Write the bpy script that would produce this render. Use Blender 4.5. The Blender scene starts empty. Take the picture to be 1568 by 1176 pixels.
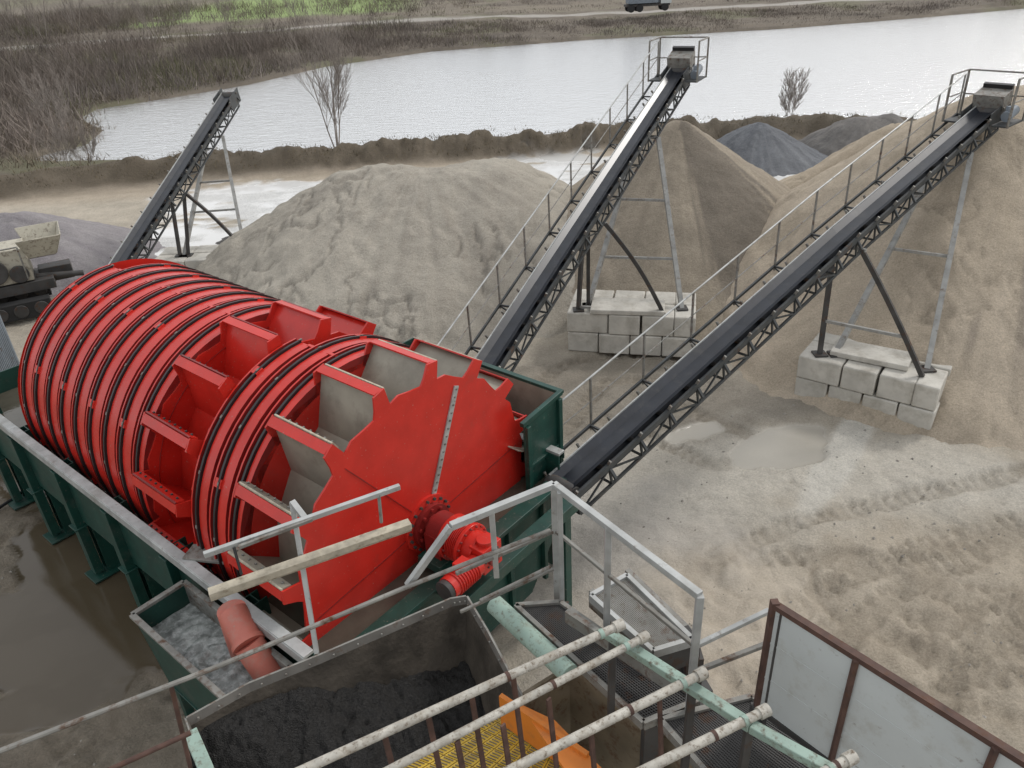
import bpy, math, random
import numpy as np
from mathutils import Vector, Matrix
random.seed(7)
# ------------------------------------------------------------------ camera geometry
H=10.0; PT=math.radians(29.5); RL=math.radians(3.2); FP=1178.0
sp,cp=math.sin(PT),math.cos(PT); sr,cr=math.sin(RL),math.cos(RL)
def ray(px,py):
    cx=(px-784)/FP; cy=-(py-588)/FP
    a=cx*cr+cy*sr; b=-cx*sr+cy*cr
    return Vector((a,cp+b*sp,-sp+b*cp))
def W(px,py,z=0.0):
    """world point on the level plane z for a surveyed sight line"""
    d=ray(px,py); t=(z-H)/d.z
    return Vector((d.x*t,d.y*t,z))
scn=bpy.context.scene
cd=bpy.data.cameras.new("camera"); co=bpy.data.objects.new("camera",cd); scn.collection.objects.link(co)
R_=Vector((1,0,0));U_=Vector((0,sp,cp));F_=Vector((0,cp,-sp))
Xc=cr*R_-sr*U_; Yc=sr*R_+cr*U_
M=Matrix.Identity(4)
for i in range(3):
    M[i][0]=Xc[i];M[i][1]=Yc[i];M[i][2]=-F_[i]
M[2][3]=H
co.matrix_world=M
cd.sensor_width=36; cd.lens=FP/1568*36; cd.clip_end=5000; cd.clip_start=0.05
scn.camera=co
scn.view_settings.view_transform='Standard'
scn.view_settings.look='None'; scn.view_settings.exposure=0
# ------------------------------------------------------------------ light
w=bpy.data.worlds.new("World"); scn.world=w; w.use_nodes=True
nt=w.node_tree; nt.nodes.clear()
out=nt.nodes.new('ShaderNodeOutputWorld'); bg=nt.nodes.new('ShaderNodeBackground')
sky=nt.nodes.new('ShaderNodeTexSky'); sky.sky_type='NISHITA'; sky.sun_disc=False
SEL=math.radians(40); SAZ=math.radians(56)
sky.sun_elevation=SEL; sky.sun_rotation=SAZ; sky.dust_density=3
mx=nt.nodes.new('ShaderNodeMixRGB'); mx.inputs[2].default_value=(8.4,8.5,8.65,1)
tc=nt.nodes.new('ShaderNodeTexCoord'); nz=nt.nodes.new('ShaderNodeTexNoise'); nz.inputs['Scale'].default_value=2.2; nz.inputs['Detail'].default_value=5
mr=nt.nodes.new('ShaderNodeMapRange'); mr.inputs[1].default_value=.35; mr.inputs[2].default_value=.65; mr.inputs[3].default_value=.7; mr.inputs[4].default_value=.97
nt.links.new(tc.outputs['Generated'],nz.inputs['Vector']); nt.links.new(nz.outputs['Fac'],mr.inputs[0])
nt.links.new(mr.outputs[0],mx.inputs[0]); nt.links.new(sky.outputs[0],mx.inputs[1])
nt.links.new(mx.outputs[0],bg.inputs[0]); bg.inputs[1].default_value=0.118
nt.links.new(bg.outputs[0],out.inputs[0])
sd=bpy.data.lights.new("sun",'SUN'); sd.energy=1.5; sd.angle=math.radians(10); sd.color=(1,.97,.93)
so=bpy.data.objects.new("sun",sd); scn.collection.objects.link(so)
sv=Vector((math.sin(SAZ)*math.cos(SEL),math.cos(SAZ)*math.cos(SEL),math.sin(SEL)))
so.rotation_euler=(-sv).to_track_quat('-Z','Y').to_euler(); so.location=sv*60
# ------------------------------------------------------------------ materials
MATS={}
def nn(t,k): return t.nodes.new(k)
def pmat(name,col,rough=.6,metal=0,var=.15,ns=3,bump=0,bs=30,rust=0,rcol=(.10,.045,.02),rs=5,dirt=0,dcol=(.28,.24,.19),ds=1.5,spec=.5,dust=0):
    m=bpy.data.materials.new(name); m.use_nodes=True; t=m.node_tree; b=t.nodes['Principled BSDF']
    tc=nn(t,'ShaderNodeTexCoord')
    n=nn(t,'ShaderNodeTexNoise'); n.inputs['Scale'].default_value=ns; n.inputs['Detail'].default_value=6
    t.links.new(tc.outputs['Object'],n.inputs['Vector'])
    r=nn(t,'ShaderNodeMapRange'); r.inputs[1].default_value=.3; r.inputs[2].default_value=.7
    t.links.new(n.outputs['Fac'],r.inputs[0])
    mix=nn(t,'ShaderNodeMixRGB'); mix.inputs[1].default_value=(*[c*(1-var) for c in col],1); mix.inputs[2].default_value=(*[min(1,c*(1+var)) for c in col],1)
    t.links.new(r.outputs[0],mix.inputs[0]); cur=mix.outputs[0]
    def layer(cur,amt,c,s,seed,soft=.12):
        n2=nn(t,'ShaderNodeTexNoise'); n2.inputs['Scale'].default_value=s; n2.inputs['Detail'].default_value=8; n2.inputs['Roughness'].default_value=.7
        mp=nn(t,'ShaderNodeMapping'); mp.inputs['Location'].default_value=(seed,seed*2,0)
        t.links.new(tc.outputs['Object'],mp.inputs[0]); t.links.new(mp.outputs[0],n2.inputs['Vector'])
        r2=nn(t,'ShaderNodeMapRange'); r2.inputs[1].default_value=.66-amt*.35; r2.inputs[2].default_value=.66-amt*.35+soft+amt*.12
        t.links.new(n2.outputs['Fac'],r2.inputs[0])
        m2=nn(t,'ShaderNodeMixRGB'); m2.inputs[2].default_value=(*c,1)
        t.links.new(r2.outputs[0],m2.inputs[0]); t.links.new(cur,m2.inputs[1]); return m2.outputs[0],r2.outputs[0]
    if dirt: cur,_=layer(cur,dirt,dcol,ds,3.1,.22)
    b.inputs['Roughness'].default_value=rough
    if rust:
        cur,f=layer(cur,rust,rcol,rs,7.7)
        rr=nn(t,'ShaderNodeMapRange'); rr.inputs[3].default_value=rough; rr.inputs[4].default_value=.9
        t.links.new(f,rr.inputs[0]); t.links.new(rr.outputs[0],b.inputs['Roughness'])
    if dust:
        n4=nn(t,'ShaderNodeTexNoise'); n4.inputs['Scale'].default_value=26; n4.inputs['Detail'].default_value=3
        t.links.new(tc.outputs['Object'],n4.inputs['Vector']); r4=nn(t,'ShaderNodeMapRange'); r4.inputs[1].default_value=.67; r4.inputs[2].default_value=.72; r4.inputs[4].default_value=dust
        t.links.new(n4.outputs['Fac'],r4.inputs[0]); m4=nn(t,'ShaderNodeMixRGB'); m4.inputs[2].default_value=(.30,.25,.20,1)
        t.links.new(r4.outputs[0],m4.inputs[0]); t.links.new(cur,m4.inputs[1]); cur=m4.outputs[0]
    t.links.new(cur,b.inputs['Base Color'])
    b.inputs['Metallic'].default_value=metal
    b.inputs['Specular IOR Level'].default_value=spec
    if bump:
        n3=nn(t,'ShaderNodeTexNoise'); n3.inputs['Scale'].default_value=bs; n3.inputs['Detail'].default_value=6
        t.links.new(tc.outputs['Object'],n3.inputs['Vector'])
        bp=nn(t,'ShaderNodeBump'); bp.inputs['Strength'].default_value=bump; bp.inputs['Distance'].default_value=.02
        t.links.new(n3.outputs['Fac'],bp.inputs['Height']); t.links.new(bp.outputs[0],b.inputs['Normal'])
    MATS[name]=m; return m
pmat('red_paint',(.55,.026,.017),.27,var=.10,dirt=.28,dcol=(.38,.045,.034),ds=1.8,bump=.05,bs=4,dust=.4)
pmat('red_dark',(.22,.015,.013),.42,var=.2,dirt=.3,dcol=(.10,.045,.04))
pmat('green_paint',(.009,.050,.038),.42,var=.25,dirt=.4,dcol=(.06,.072,.06),ds=2.2,dust=.4)
pmat('black_rubber_and_shade',(.014,.014,.015),.4,var=.3)
pmat('belt_rubber',(.014,.017,.024),.33,var=.3,dirt=.35,dcol=(.05,.05,.05),ds=3)
pmat('galv',(.43,.44,.43),.5,.3,var=.2,ns=5,rust=.18,rcol=(.2,.17,.14),rs=9,dirt=.45,dcol=(.26,.25,.22))
pmat('galv_dirty',(.23,.225,.205),.6,.2,var=.25,ns=5,rust=.42,rs=9,dirt=.4,dcol=(.16,.145,.12))
pmat('leg_steel',(.30,.30,.285),.6,.15,var=.2,ns=4,rust=.35,rcol=(.16,.12,.09),rs=6,dirt=.3,dcol=(.22,.20,.17))
pmat('steel_dark',(.06,.058,.056),.6,.25,var=.3,rust=.35)
pmat('truss_steel',(.055,.06,.062),.6,.2,var=.3,rust=.25,rs=3,dirt=.3,dcol=(.14,.13,.11),ds=3)
pmat('bucket_steel',(.31,.285,.23),.45,.15,var=.2,ns=2,dirt=.4,dcol=(.17,.15,.12))
pmat('pipe_pale',(.43,.41,.36),.6,var=.25,ns=12,rust=.42,rcol=(.12,.085,.055),rs=34,dirt=.55,dcol=(.27,.23,.175),ds=10)
pmat('pale_green',(.27,.37,.315),.55,var=.15,rust=.38,rcol=(.11,.08,.055),rs=20,dirt=.4,dcol=(.22,.23,.18),ds=7)
pmat('rust_steel',(.085,.045,.034),.75,var=.4,ns=9,rust=.3,rs=20)
pmat('wood',(.43,.385,.30),.85,var=.22,ns=12,rust=.35,rcol=(.23,.185,.13),rs=16,bump=.3)
pmat('concrete',(.50,.48,.43),.85,var=.16,ns=2,dirt=.5,dcol=(.29,.265,.22),ds=1.8,bump=.7,bs=12)
pmat('panel_white',(.50,.53,.525),.5,var=.08,ns=1.5,dirt=.35,dcol=(.36,.35,.31),ds=5,rust=.12,rs=14)
pmat('yellow_poly',(.60,.40,.045),.55,var=.15,dirt=.4,dcol=(.28,.2,.08),ds=5)
pmat('orange_paint',(.62,.19,.025),.5,var=.12,dirt=.35,dcol=(.22,.12,.06),ds=4)
pmat('wet_liner',(.055,.047,.038),.65,var=.45,ns=2.5,dirt=.45,dcol=(.095,.08,.064),ds=2.5,bump=.6,bs=22,spec=.15)
pmat('liner_dry',(.15,.14,.125),.7,.0,var=.25,rust=.3,dirt=.3,dcol=(.22,.20,.17),spec=.25)
pmat('wet_grit',(.016,.015,.014),.5,var=.6,ns=45,bump=1,bs=80,dirt=.12,dcol=(.09,.08,.06),ds=90,spec=.3)
pmat('pink_pipe',(.49,.15,.11),.5,var=.12,dirt=.45,dcol=(.38,.23,.185),ds=4,dust=.6)
pmat('beige_paint',(.44,.41,.33),.6,var=.12,rust=.4,rs=9,rcol=(.13,.10,.08))
pmat('container_grey',(.19,.22,.25),.6,var=.12,rust=.2)
pmat('bark',(.25,.22,.195),.9,var=.25)
pmat('tire',(.02,.02,.02),.8)
pmat('glass_dark',(.02,.025,.03),.1)
pmat('brown_wall',(.18,.145,.095),.6,var=.3,dirt=.4,rust=.4,rs=9)
pmat('foam_water',(.20,.215,.205),.10,var=.45,ns=5,bump=.5,bs=14,dirt=.55,dcol=(.52,.54,.53),ds=9)
pmat('tank_water',(.07,.065,.05),.06,var=.2,bump=.2,bs=6)
pmat('stone',(.29,.27,.235),.9,var=.35,ns=.8)
# lake
m=bpy.data.materials.new('lake_water'); m.use_nodes=True; t=m.node_tree; b=t.nodes['Principled BSDF']
b.inputs['Base Color'].default_value=(.95,.955,.955,1); b.inputs['Metallic'].default_value=.96; b.inputs['Roughness'].default_value=.14
tc=nn(t,'ShaderNodeTexCoord'); mp=nn(t,'ShaderNodeMapping'); mp.inputs['Scale'].default_value=(.6,1.7,1); mp.inputs['Rotation'].default_value=(0,0,.35)
n=nn(t,'ShaderNodeTexNoise'); n.inputs['Scale'].default_value=1.5; n.inputs['Detail'].default_value=6; n.inputs['Roughness'].default_value=.65
t.links.new(tc.outputs['Object'],mp.inputs[0]); t.links.new(mp.outputs[0],n.inputs['Vector'])
bp=nn(t,'ShaderNodeBump'); bp.inputs['Strength'].default_value=.8; bp.inputs['Distance'].default_value=.14
t.links.new(n.outputs['Fac'],bp.inputs['Height']); t.links.new(bp.outputs[0],b.inputs['Normal'])
MATS['lake_water']=m
def granular():
    m=bpy.data.materials.new('granular_ground'); m.use_nodes=True; t=m.node_tree; b=t.nodes['Principled BSDF']
    at=nn(t,'ShaderNodeAttribute'); at.attribute_name='Col'
    aw=nn(t,'ShaderNodeAttribute'); aw.attribute_name='wet'
    geo=nn(t,'ShaderNodeNewGeometry')
    def noise(s,d=6,r=.6):
        n=nn(t,'ShaderNodeTexNoise'); n.inputs['Scale'].default_value=s; n.inputs['Detail'].default_value=d; n.inputs['Roughness'].default_value=r
        t.links.new(geo.outputs['Position'],n.inputs['Vector']); return n.outputs['Fac']
    a=noise(1.6,12,.78); c=noise(26,6,.8)
    r1=nn(t,'ShaderNodeMapRange'); r1.inputs[1].default_value=.3;r1.inputs[2].default_value=.7;r1.inputs[3].default_value=.84;r1.inputs[4].default_value=1.14
    r2=nn(t,'ShaderNodeMapRange'); r2.inputs[1].default_value=.3;r2.inputs[2].default_value=.7;r2.inputs[3].default_value=.70;r2.inputs[4].default_value=1.26
    t.links.new(a,r1.inputs[0]); t.links.new(c,r2.inputs[0])
    mu=nn(t,'ShaderNodeMath'); mu.operation='MULTIPLY'; t.links.new(r1.outputs[0],mu.inputs[0]); t.links.new(r2.outputs[0],mu.inputs[1])
    mw=nn(t,'ShaderNodeMix'); mw.data_type='FLOAT'; mw.inputs[3].default_value=1.0
    t.links.new(aw.outputs['Fac'],mw.inputs[0]); t.links.new(mu.outputs[0],mw.inputs[2])
    vm=nn(t,'ShaderNodeVectorMath'); vm.operation='SCALE'; t.links.new(at.outputs['Color'],vm.inputs[0]); t.links.new(mw.outputs[0],vm.inputs['Scale'])
    t.links.new(vm.outputs[0],b.inputs['Base Color'])
    rr=nn(t,'ShaderNodeMapRange'); rr.inputs[3].default_value=.92; rr.inputs[4].default_value=.06
    t.links.new(aw.outputs['Fac'],rr.inputs[0]); t.links.new(rr.outputs[0],b.inputs['Roughness'])
    b.inputs['Specular IOR Level'].default_value=.4
    hb=noise(7,10,.78)
    bs=nn(t,'ShaderNodeMapRange'); bs.inputs[3].default_value=1.0; bs.inputs[4].default_value=.015
    t.links.new(aw.outputs['Fac'],bs.inputs[0])
    bp=nn(t,'ShaderNodeBump'); bp.inputs['Distance'].default_value=.10
    t.links.new(bs.outputs[0],bp.inputs['Strength']); t.links.new(hb,bp.inputs['Height']); t.links.new(bp.outputs[0],b.inputs['Normal'])
    MATS['granular_ground']=m
granular()
m=bpy.data.materials.new('twigs'); m.use_nodes=True; t=m.node_tree; b=t.nodes['Principled BSDF']
at=nn(t,'ShaderNodeAttribute'); at.attribute_name='Col'; t.links.new(at.outputs['Color'],b.inputs['Base Color']); b.inputs['Roughness'].default_value=.9; b.inputs['Specular IOR Level'].default_value=.1
MATS['twigs']=m
# ------------------------------------------------------------------ mesh builder
def V(p): return p if isinstance(p,Vector) else Vector(p)
class MB:
    def __init__(s): s.v=[];s.f=[];s.m=[];s.names=[]
    def mi(s,n):
        if n not in s.names: s.names.append(n)
        return s.names.index(n)
    def add(s,vs,fs,mat):
        k=len(s.v); s.v.extend([tuple(v) for v in vs]); i=s.mi(mat)
        for f in fs: s.f.append(tuple(k+j for j in f)); s.m.append(i)
    def beam(s,p,q,w,h,mat,up=(0,0,1)):
        p,q=V(p),V(q); d=(q-p)
        if d.length<1e-6: return
        d=d.normalized(); up=V(up); a=d.cross(up)
        if a.length<1e-3: a=d.cross(Vector((1,0,0)))
        a.normalize(); u=a.cross(d)
        vs=[]
        for c in (p,q):
            for (i,j) in ((-1,-1),(1,-1),(1,1),(-1,1)): vs.append(c+a*(i*w/2)+u*(j*h/2))
        s.add(vs,[(0,1,2,3),(7,6,5,4),(0,4,5,1),(1,5,6,2),(2,6,7,3),(3,7,4,0)],mat)
    def cyl(s,p,q,r,mat,n=10,r2=None):
        p,q=V(p),V(q); d=(q-p).normalized(); r2=r if r2 is None else r2
        a=d.cross(Vector((0,0,1)))
        if a.length<1e-3: a=Vector((1,0,0))
        a.normalize(); u=a.cross(d); vs=[]
        for c,rr in ((p,r),(q,r2)):
            for i in range(n):
                t=2*math.pi*i/n; vs.append(c+a*(rr*math.cos(t))+u*(rr*math.sin(t)))
        fs=[(i,(i+1)%n,n+(i+1)%n,n+i) for i in range(n)]+[tuple(range(n))[::-1],tuple(range(n,2*n))]
        s.add(vs,fs,mat)
    def pipe(s,pts,r,mat,n=8):
        for i in range(len(pts)-1): s.cyl(pts[i],pts[i+1],r,mat,n)
    def box(s,c,size,mat,rz=0,rot=None):
        c=V(c); x,y,z=[k/2 for k in size]; R=Matrix.Rotation(rz,3,'Z') if rot is None else rot
        vs=[c+R@Vector((i*x,j*y,k*z)) for k in(-1,1) for (i,j) in((-1,-1),(1,-1),(1,1),(-1,1))]
        s.add(vs,[(3,2,1,0),(4,5,6,7),(0,1,5,4),(1,2,6,5),(2,3,7,6),(3,0,4,7)],mat)
    def plate(s,pts,th,mat):
        pts=[V(p) for p in pts]; nrm=(pts[1]-pts[0]).cross(pts[2]-pts[0]).normalized()*th
        n=len(pts); vs=pts+[p-nrm for p in pts]
        s.add(vs,[tuple(range(n)),tuple(range(n,2*n))[::-1]]+[(i,n+i,n+(i+1)%n,(i+1)%n) for i in range(n)],mat)
    def quad(s,pts,mat): s.add(pts,[tuple(range(len(pts)))],mat)
    def build(s,name,parent=None,bevel=0,smooth=True,mw=None):
        me=bpy.data.meshes.new(name); me.from_pydata(s.v,[],s.f)
        for n in s.names: me.materials.append(MATS[n])
        me.polygons.foreach_set('material_index',s.m)
        if smooth:
            me.polygons.foreach_set('use_smooth',[True]*len(s.f))
            try: me.set_sharp_from_angle(angle=math.radians(35))
            except Exception: pass
        me.update()
        o=bpy.data.objects.new(name,me); scn.collection.objects.link(o)
        if parent: o.parent=parent
        if mw: o.matrix_world=mw
        if bevel:
            md=o.modifiers.new('bev','BEVEL'); md.width=bevel; md.segments=2; md.limit_method='ANGLE'
        return o
def empty(name,loc=(0,0,0),rz=0):
    e=bpy.data.objects.new(name,None); e.location=loc; e.rotation_euler=(0,0,rz); e.empty_display_size=.3
    scn.collection.objects.link(e); return e
# ------------------------------------------------------------------ noise
def vn(x,y,seed=0):
    xi=np.floor(x).astype(np.int64); yi=np.floor(y).astype(np.int64); xf=x-xi; yf=y-yi
    xf=xf*xf*(3-2*xf); yf=yf*yf*(3-2*yf)
    def h(a,b):
        n=(a*374761393+b*668265263+seed*1442695041)&0x7fffffff
        n=((n^(n>>13))*1274126177)&0x7fffffff
        return ((n^(n>>16))&0xffff)/65535.0
    return (h(xi,yi)*(1-xf)+h(xi+1,yi)*xf)*(1-yf)+(h(xi,yi+1)*(1-xf)+h(xi+1,yi+1)*xf)*yf
def fbm(x,y,o=4,seed=0):
    s=0;a=.5;tot=0; c_,s_=.8,.6
    for i in range(o):
        s=s+a*vn(x*2**i,y*2**i,seed+i); tot+=a; a*=.5
        x,y=c_*x-s_*y+3.7,s_*x+c_*y-1.3
    return s/tot
def sm(a,b,x):
    t=np.clip((x-a)/(b-a),0,1); return t*t*(3-2*t)
def pdist(X,Y,pts):
    best=np.full(X.shape,1e9); al=np.zeros(X.shape); sg=np.zeros(X.shape); acc=0
    for i in range(len(pts)-1):
        ax,ay=pts[i][0],pts[i][1]; bx,by=pts[i+1][0],pts[i+1][1]; dx,dy=bx-ax,by-ay; L2=dx*dx+dy*dy; L=math.sqrt(L2)
        t=np.clip(((X-ax)*dx+(Y-ay)*dy)/L2,0,1); qx=X-ax-t*dx; qy=Y-ay-t*dy; d=np.sqrt(qx*qx+qy*qy)
        k=d<best; best=np.where(k,d,best); al=np.where(k,acc+t*L,al); sg=np.where(k,np.sign(qx*dy-qy*dx),sg); acc+=L
    return best,al,sg
def inpoly(X,Y,P):
    ins=np.zeros(X.shape,bool); n=len(P)
    for i in range(n):
        x1,y1=P[i][0],P[i][1]; x2,y2=P[(i+1)%n][0],P[(i+1)%n][1]
        if y1==y2: continue
        c=((y1>Y)!=(y2>Y))&(X<(x2-x1)*(Y-y1)/(y2-y1)+x1); ins^=c
    return ins
def bez(pts,n=8):
    out=[]; P=[pts[0]]+list(pts)+[pts[-1]]
    for i in range(1,len(P)-2):
        for k in range(n):
            t=k/n; p0,p1,p2,p3=P[i-1],P[i],P[i+1],P[i+2]
            out.append(.5*((2*p1)+(-p0+p2)*t+(2*p0-5*p1+4*p2-p3)*t*t+(-p0+3*p1-3*p2+p3)*t**3))
    out.append(P[-2]); return out
lake=[W(x,y,-.25) for x,y in [(60,250),(300,246),(600,223),(800,211),(950,198),(1100,190),(1400,190),(2200,150),(2200,-45),(1800,-10),(1568,13),(1400,28),(1200,44),(900,61),(660,79),(500,102),(380,130),(250,152),(150,167),(118,182),(158,200),(130,222),(50,242)]]
crest=[W(x,y,1.0) for x,y in [(-500,310),(0,268),(150,252),(300,238),(600,215),(800,203),(950,190),(1100,182),(1400,182),(1500,186),(2000,160)]]
farroad=[W(x,y,.6) for x,y in [(-400,112),(0,78),(300,56),(530,40),(900,22),(1200,8),(1568,-12),(2000,-34)]]
nearroad=[W(x,y) for x,y in [(-400,320),(0,300),(300,282),(600,250),(900,226),(1300,232),(1700,210)]]
def ground_h_col(X,Y):
    inl=inpoly(X,Y,lake); dl,_,_=pdist(X,Y,lake+[lake[0]]); wob=(fbm(X*.25,Y*.25,3,5)-.5)*2.2
    ds=np.where(inl,-dl,dl)+wob*np.clip(dl/3,0,1)*.8
    h=np.where(ds<0,-.25+np.maximum(ds*.35,-1.5),-.25+np.minimum(ds*.5,.25+.0*ds))
    near=sm(60,40,Y)
    h=h+(fbm(X*.35,Y*.35,4,1)-.5)*.26*np.clip(ds/2,0,1)+(fbm(X*2.2,Y*2.2,4,2)-.5)*.10*near+(fbm(X*7,Y*7,3,9)-.5)*.045*near
    cdn,cal,_=pdist(X,Y,crest); berm=np.exp(-(cdn/.95)**2)*(1.05+.75*(fbm(cal*1.1,cdn*.5,4,4)-.5))+np.exp(-(cdn/1.3)**2)*(fbm(X*1.7,Y*1.7,3,15)-.5)*.5; h=h+berm
    far=sm(85,140,Y); h=h+far*np.maximum(Y-85,0)*.008+np.where(ds>2,1,0)*far*(fbm(X*.08,Y*.08,3,3))*1.0
    def C(r,g,b): return np.array([r,g,b])
    n1=fbm(X*.22+fbm(X*.5,Y*.5,3,14)*.8,Y*.30,4,11)[...,None]; n2=fbm(X*1.8,Y*1.8,4,12)[...,None]
    A=C(.54,.48,.39);B=C(.41,.365,.295)
    f=np.clip((n1*.6+n2*.4-.36)/.28,0,1)
    col=B*(1-f)+A*f; wet=np.zeros(X.shape)
    def mixc(mask,c):
        nonlocal col
        col=col*(1-mask[...,None])+np.array(c)*mask[...,None]
    def blob(px,py,rx,ry,rot=0,soft=.35,ns=1.0,amp=.9,seed=20):
        c=W(px,py); a=math.radians(rot); dx=X-c.x; dy=Y-c.y
        u=(dx*math.cos(a)+dy*math.sin(a))/rx; v=(-dx*math.sin(a)+dy*math.cos(a))/ry
        r=np.sqrt(u*u+v*v)+(fbm(X*ns,Y*ns,4,seed)-.5)*amp
        return sm(1+soft,1-soft,r)
    rd,_,_=pdist(X,Y,nearroad); mixc(sm(3.2,1.4,rd)*.9,(.45,.38,.295))
    mixc(np.exp(-((rd-.8)/.3)**2)*.4,(.33,.28,.21))
    dk=sm(-2.5,-5.5,X+ (n1[...,0]-.5)*6)*sm(22,15,Y); mixc(dk*.92,(.225,.19,.145))
    q=fbm(X*1.1,Y*1.1,5,66); dk2=dk*sm(.47,.58,q); mixc(dk2*.65,(.30,.26,.205)); h=h+dk*(np.maximum(q-.5,0)*.5+(fbm(X*3,Y*3,4,16)-.5)*.12)
    dk3=dk*sm(.46,.38,q); mixc(dk3*.6,(.12,.095,.065)); wet=np.maximum(wet,dk3*.5)
    mixc(blob(930,610,3.6,3.2,20,seed=21)*.75,(.265,.235,.19))
    mixc(blob(1120,600,3.0,2.4,20,seed=22)*.7,(.30,.27,.225))
    for a_ in [(1000,740,3.2,1.8,10,23),(1150,820,3.6,1.3,-25,24),(1330,730,3.0,1.5,-10,25),(1200,700,1.6,1.2,0,26),(1430,730,2.2,1.2,-20,67)]:
        mk=blob(*a_[:5],soft=.35,ns=.9,amp=1.2,seed=a_[5]); mixc(mk*.7,(.60,.56,.485))
    fx=X*.8-Y*.6; fy=X*.6+Y*.8; area=blob(1180,820,7.5,4.2,-15,seed=72)
    for k_,(s1,s2,wd,sd_) in enumerate([(.45,1.1,.04,71),(.8,2.2,.03,73)]):
        rv=fbm(fx*s1,fy*s2+fbm(X*.8,Y*.8,3,70+k_)*.9,3,sd_); rid=sm(wd,.0,np.abs(rv-.5))*area*sm(.4,.6,fbm(X*.5,Y*.5,3,90+k_))
        mixc(rid*.4,(.34,.305,.25)); h=h-rid*.035; wet=np.maximum(wet,rid*.2)
    sil=blob(1010,900,2.2,2.8,0,seed=27); mixc(sil*.8,(.36,.335,.30)); wet=np.maximum(wet,sil*.4)
    tanz=blob(1430,980,4.8,2.8,0,seed=28,amp=.6); mixc(tanz*.75,(.50,.43,.335)); h=h+tanz*((fbm(X*2.6,Y*2.6,4,17)-.5)*.20)
    mixc(tanz*sm(.52,.62,fbm(X*1.4,Y*1.4,4,18))*.4,(.37,.31,.235))
    mixc(blob(1285,700,.42,2.6,-38,soft=.2,seed=29,amp=.3)*.9,(.66,.63,.56))
    for a_ in [(215,385,4.6,3.0,30,31),(420,298,5.0,2.9,0,32),(350,330,3.5,2.2,20,38),(860,268,4.2,5.0,0,33),(1210,270,6.6,4.6,0,34),(1150,262,3,5,0,35),(120,400,2.5,1.8,0,36),(900,300,2.4,3.0,0,37)]:
        mk=blob(*a_[:5],soft=.12,ns=.8,amp=1.2,seed=a_[5])*sm(.22,.33,fbm(X*.5,Y*1.6,4,69)); mixc(mk*.95,(.70,.70,.685)); wet=np.maximum(wet,mk*sm(.36,.48,fbm(X*.5,Y*1.1,3,68))*.98)
        h=h*(1-mk*.9)+(-.03)*mk*.9
    pud=np.zeros(X.shape)
    for a_ in [(130,850,2.8,1.0,-42,41,1.0),(140,985,1.9,1.1,-10,42,1.0),(30,930,1.4,.7,0,43,.9),(1185,688,1.25,.8,20,44,.5),(1060,660,.7,.4,20,48,.5),(45,720,1.5,.7,-30,46,.9),(240,950,1.3,.6,-30,49,1.),(60,1080,1.0,.5,10,50,1.)]:
        mk=blob(*a_[:5],soft=.07,ns=1.0,amp=1.4,seed=a_[5]); pud=np.maximum(pud,mk)
        light=a_[5] in(44,48)
        mixc(mk*.95,(.37,.345,.295) if light else (.085,.066,.042)); wet=np.maximum(wet,mk*(.9 if light else 1))
    # vehicle tracks
    trk=np.zeros(X.shape)
    for P in [[(1620,830),(1450,880),(1300,960),(1180,1080)],[(1568,960),(1400,930),(1250,900),(1120,900)],[(1600,1060),(1420,1000),(1300,1020),(1200,1100)],[(1620,990),(1450,960),(1330,900)],
              [(1100,680),(1000,640),(900,600),(820,560)],[(1010,560),(900,570),(830,640)],[(10,860),(80,940),(160,1060),(250,1140)],[(-60,1000),(60,930),(160,900),(240,960)],[(1568,880),(1420,960),(1330,1080)],[(1600,760),(1450,790),(1300,830),(1150,880)]]:
        Q=bez([W(x,y) for x,y in P]); d,al,sg=pdist(X,Y,Q)
        brk=sm(.30,.45,fbm(al*.5,al*0+P[0][0],3,53))
        for off in(-.75,.75):
            dd=np.abs(d*sg-off+(fbm(X*1.5,Y*1.5,2,54)-.5)*.14); k=sm(.27,.17,dd)
            trk=np.minimum(trk,-k*brk*(.045+.065*(np.sin(al*2*math.pi/.25+dd*9+fbm(X*2,Y*2,2,55)*5)>0)*fbm(X*2,Y*2,3,56)*1.7))
            trk=trk+brk*.055*np.exp(-((dd-.33)/.08)**2)*(.2+fbm(X*3,Y*3,3,52))
    trk*=(1-pud)*(1-np.clip(wet,0,1))
    h=h+trk
    mixc(np.clip(-trk*5,0,.36),(.30,.255,.195))
    lvl=-.03; h=h*(1-pud)+lvl*pud
    bm=np.clip(np.exp(-(cdn/1.5)**2)*1.8,0,1)*(.7+.3*n2[...,0]); mixc(np.clip(bm,0,1),(.088,.070,.048))
    fr=sm(0,1.5,cdn-1.0)*((Y>np.interp(X,[p.x for p in crest],[p.y for p in crest])))
    n3=fbm(X*.12,Y*.12,4,61)[...,None]; n4=fbm(X*.6,Y*.6,4,62)[...,None]
    bc=C(.13,.108,.085)*(1-n3)+C(.19,.162,.125)*n3; bc=bc*(.6+.8*n4)
    gr=sm(.54,.66,n3[...,0])[...,None]*.4; bc=bc*(1-gr)+C(.12,.135,.055)*gr
    col=col*(1-fr[...,None])+bc*fr[...,None]
    rf,_,_=pdist(X,Y,farroad); mixc(sm(2.4,1.6,rf),(.36,.335,.30))
    behind=(Y>np.interp(X,[p.x for p in farroad],[p.y for p in farroad]))
    fld=fr*sm(5,9,rf)*behind
    strip=fbm(X*.03,Y*.09,3,64); g2=fld*sm(.30,.40,strip)*sm(-12,-22,X)*sm(-74,-64,X)*sm(150,158,Y)*sm(250,225,Y); mixc(g2*.9,(.27,.36,.13))
    mixc(fld*(1-g2)*sm(.48,.56,strip)*.5,(.25,.215,.165))
    wet=wet*(1-fr)
    return h,np.clip(col,0,1),wet
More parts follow.
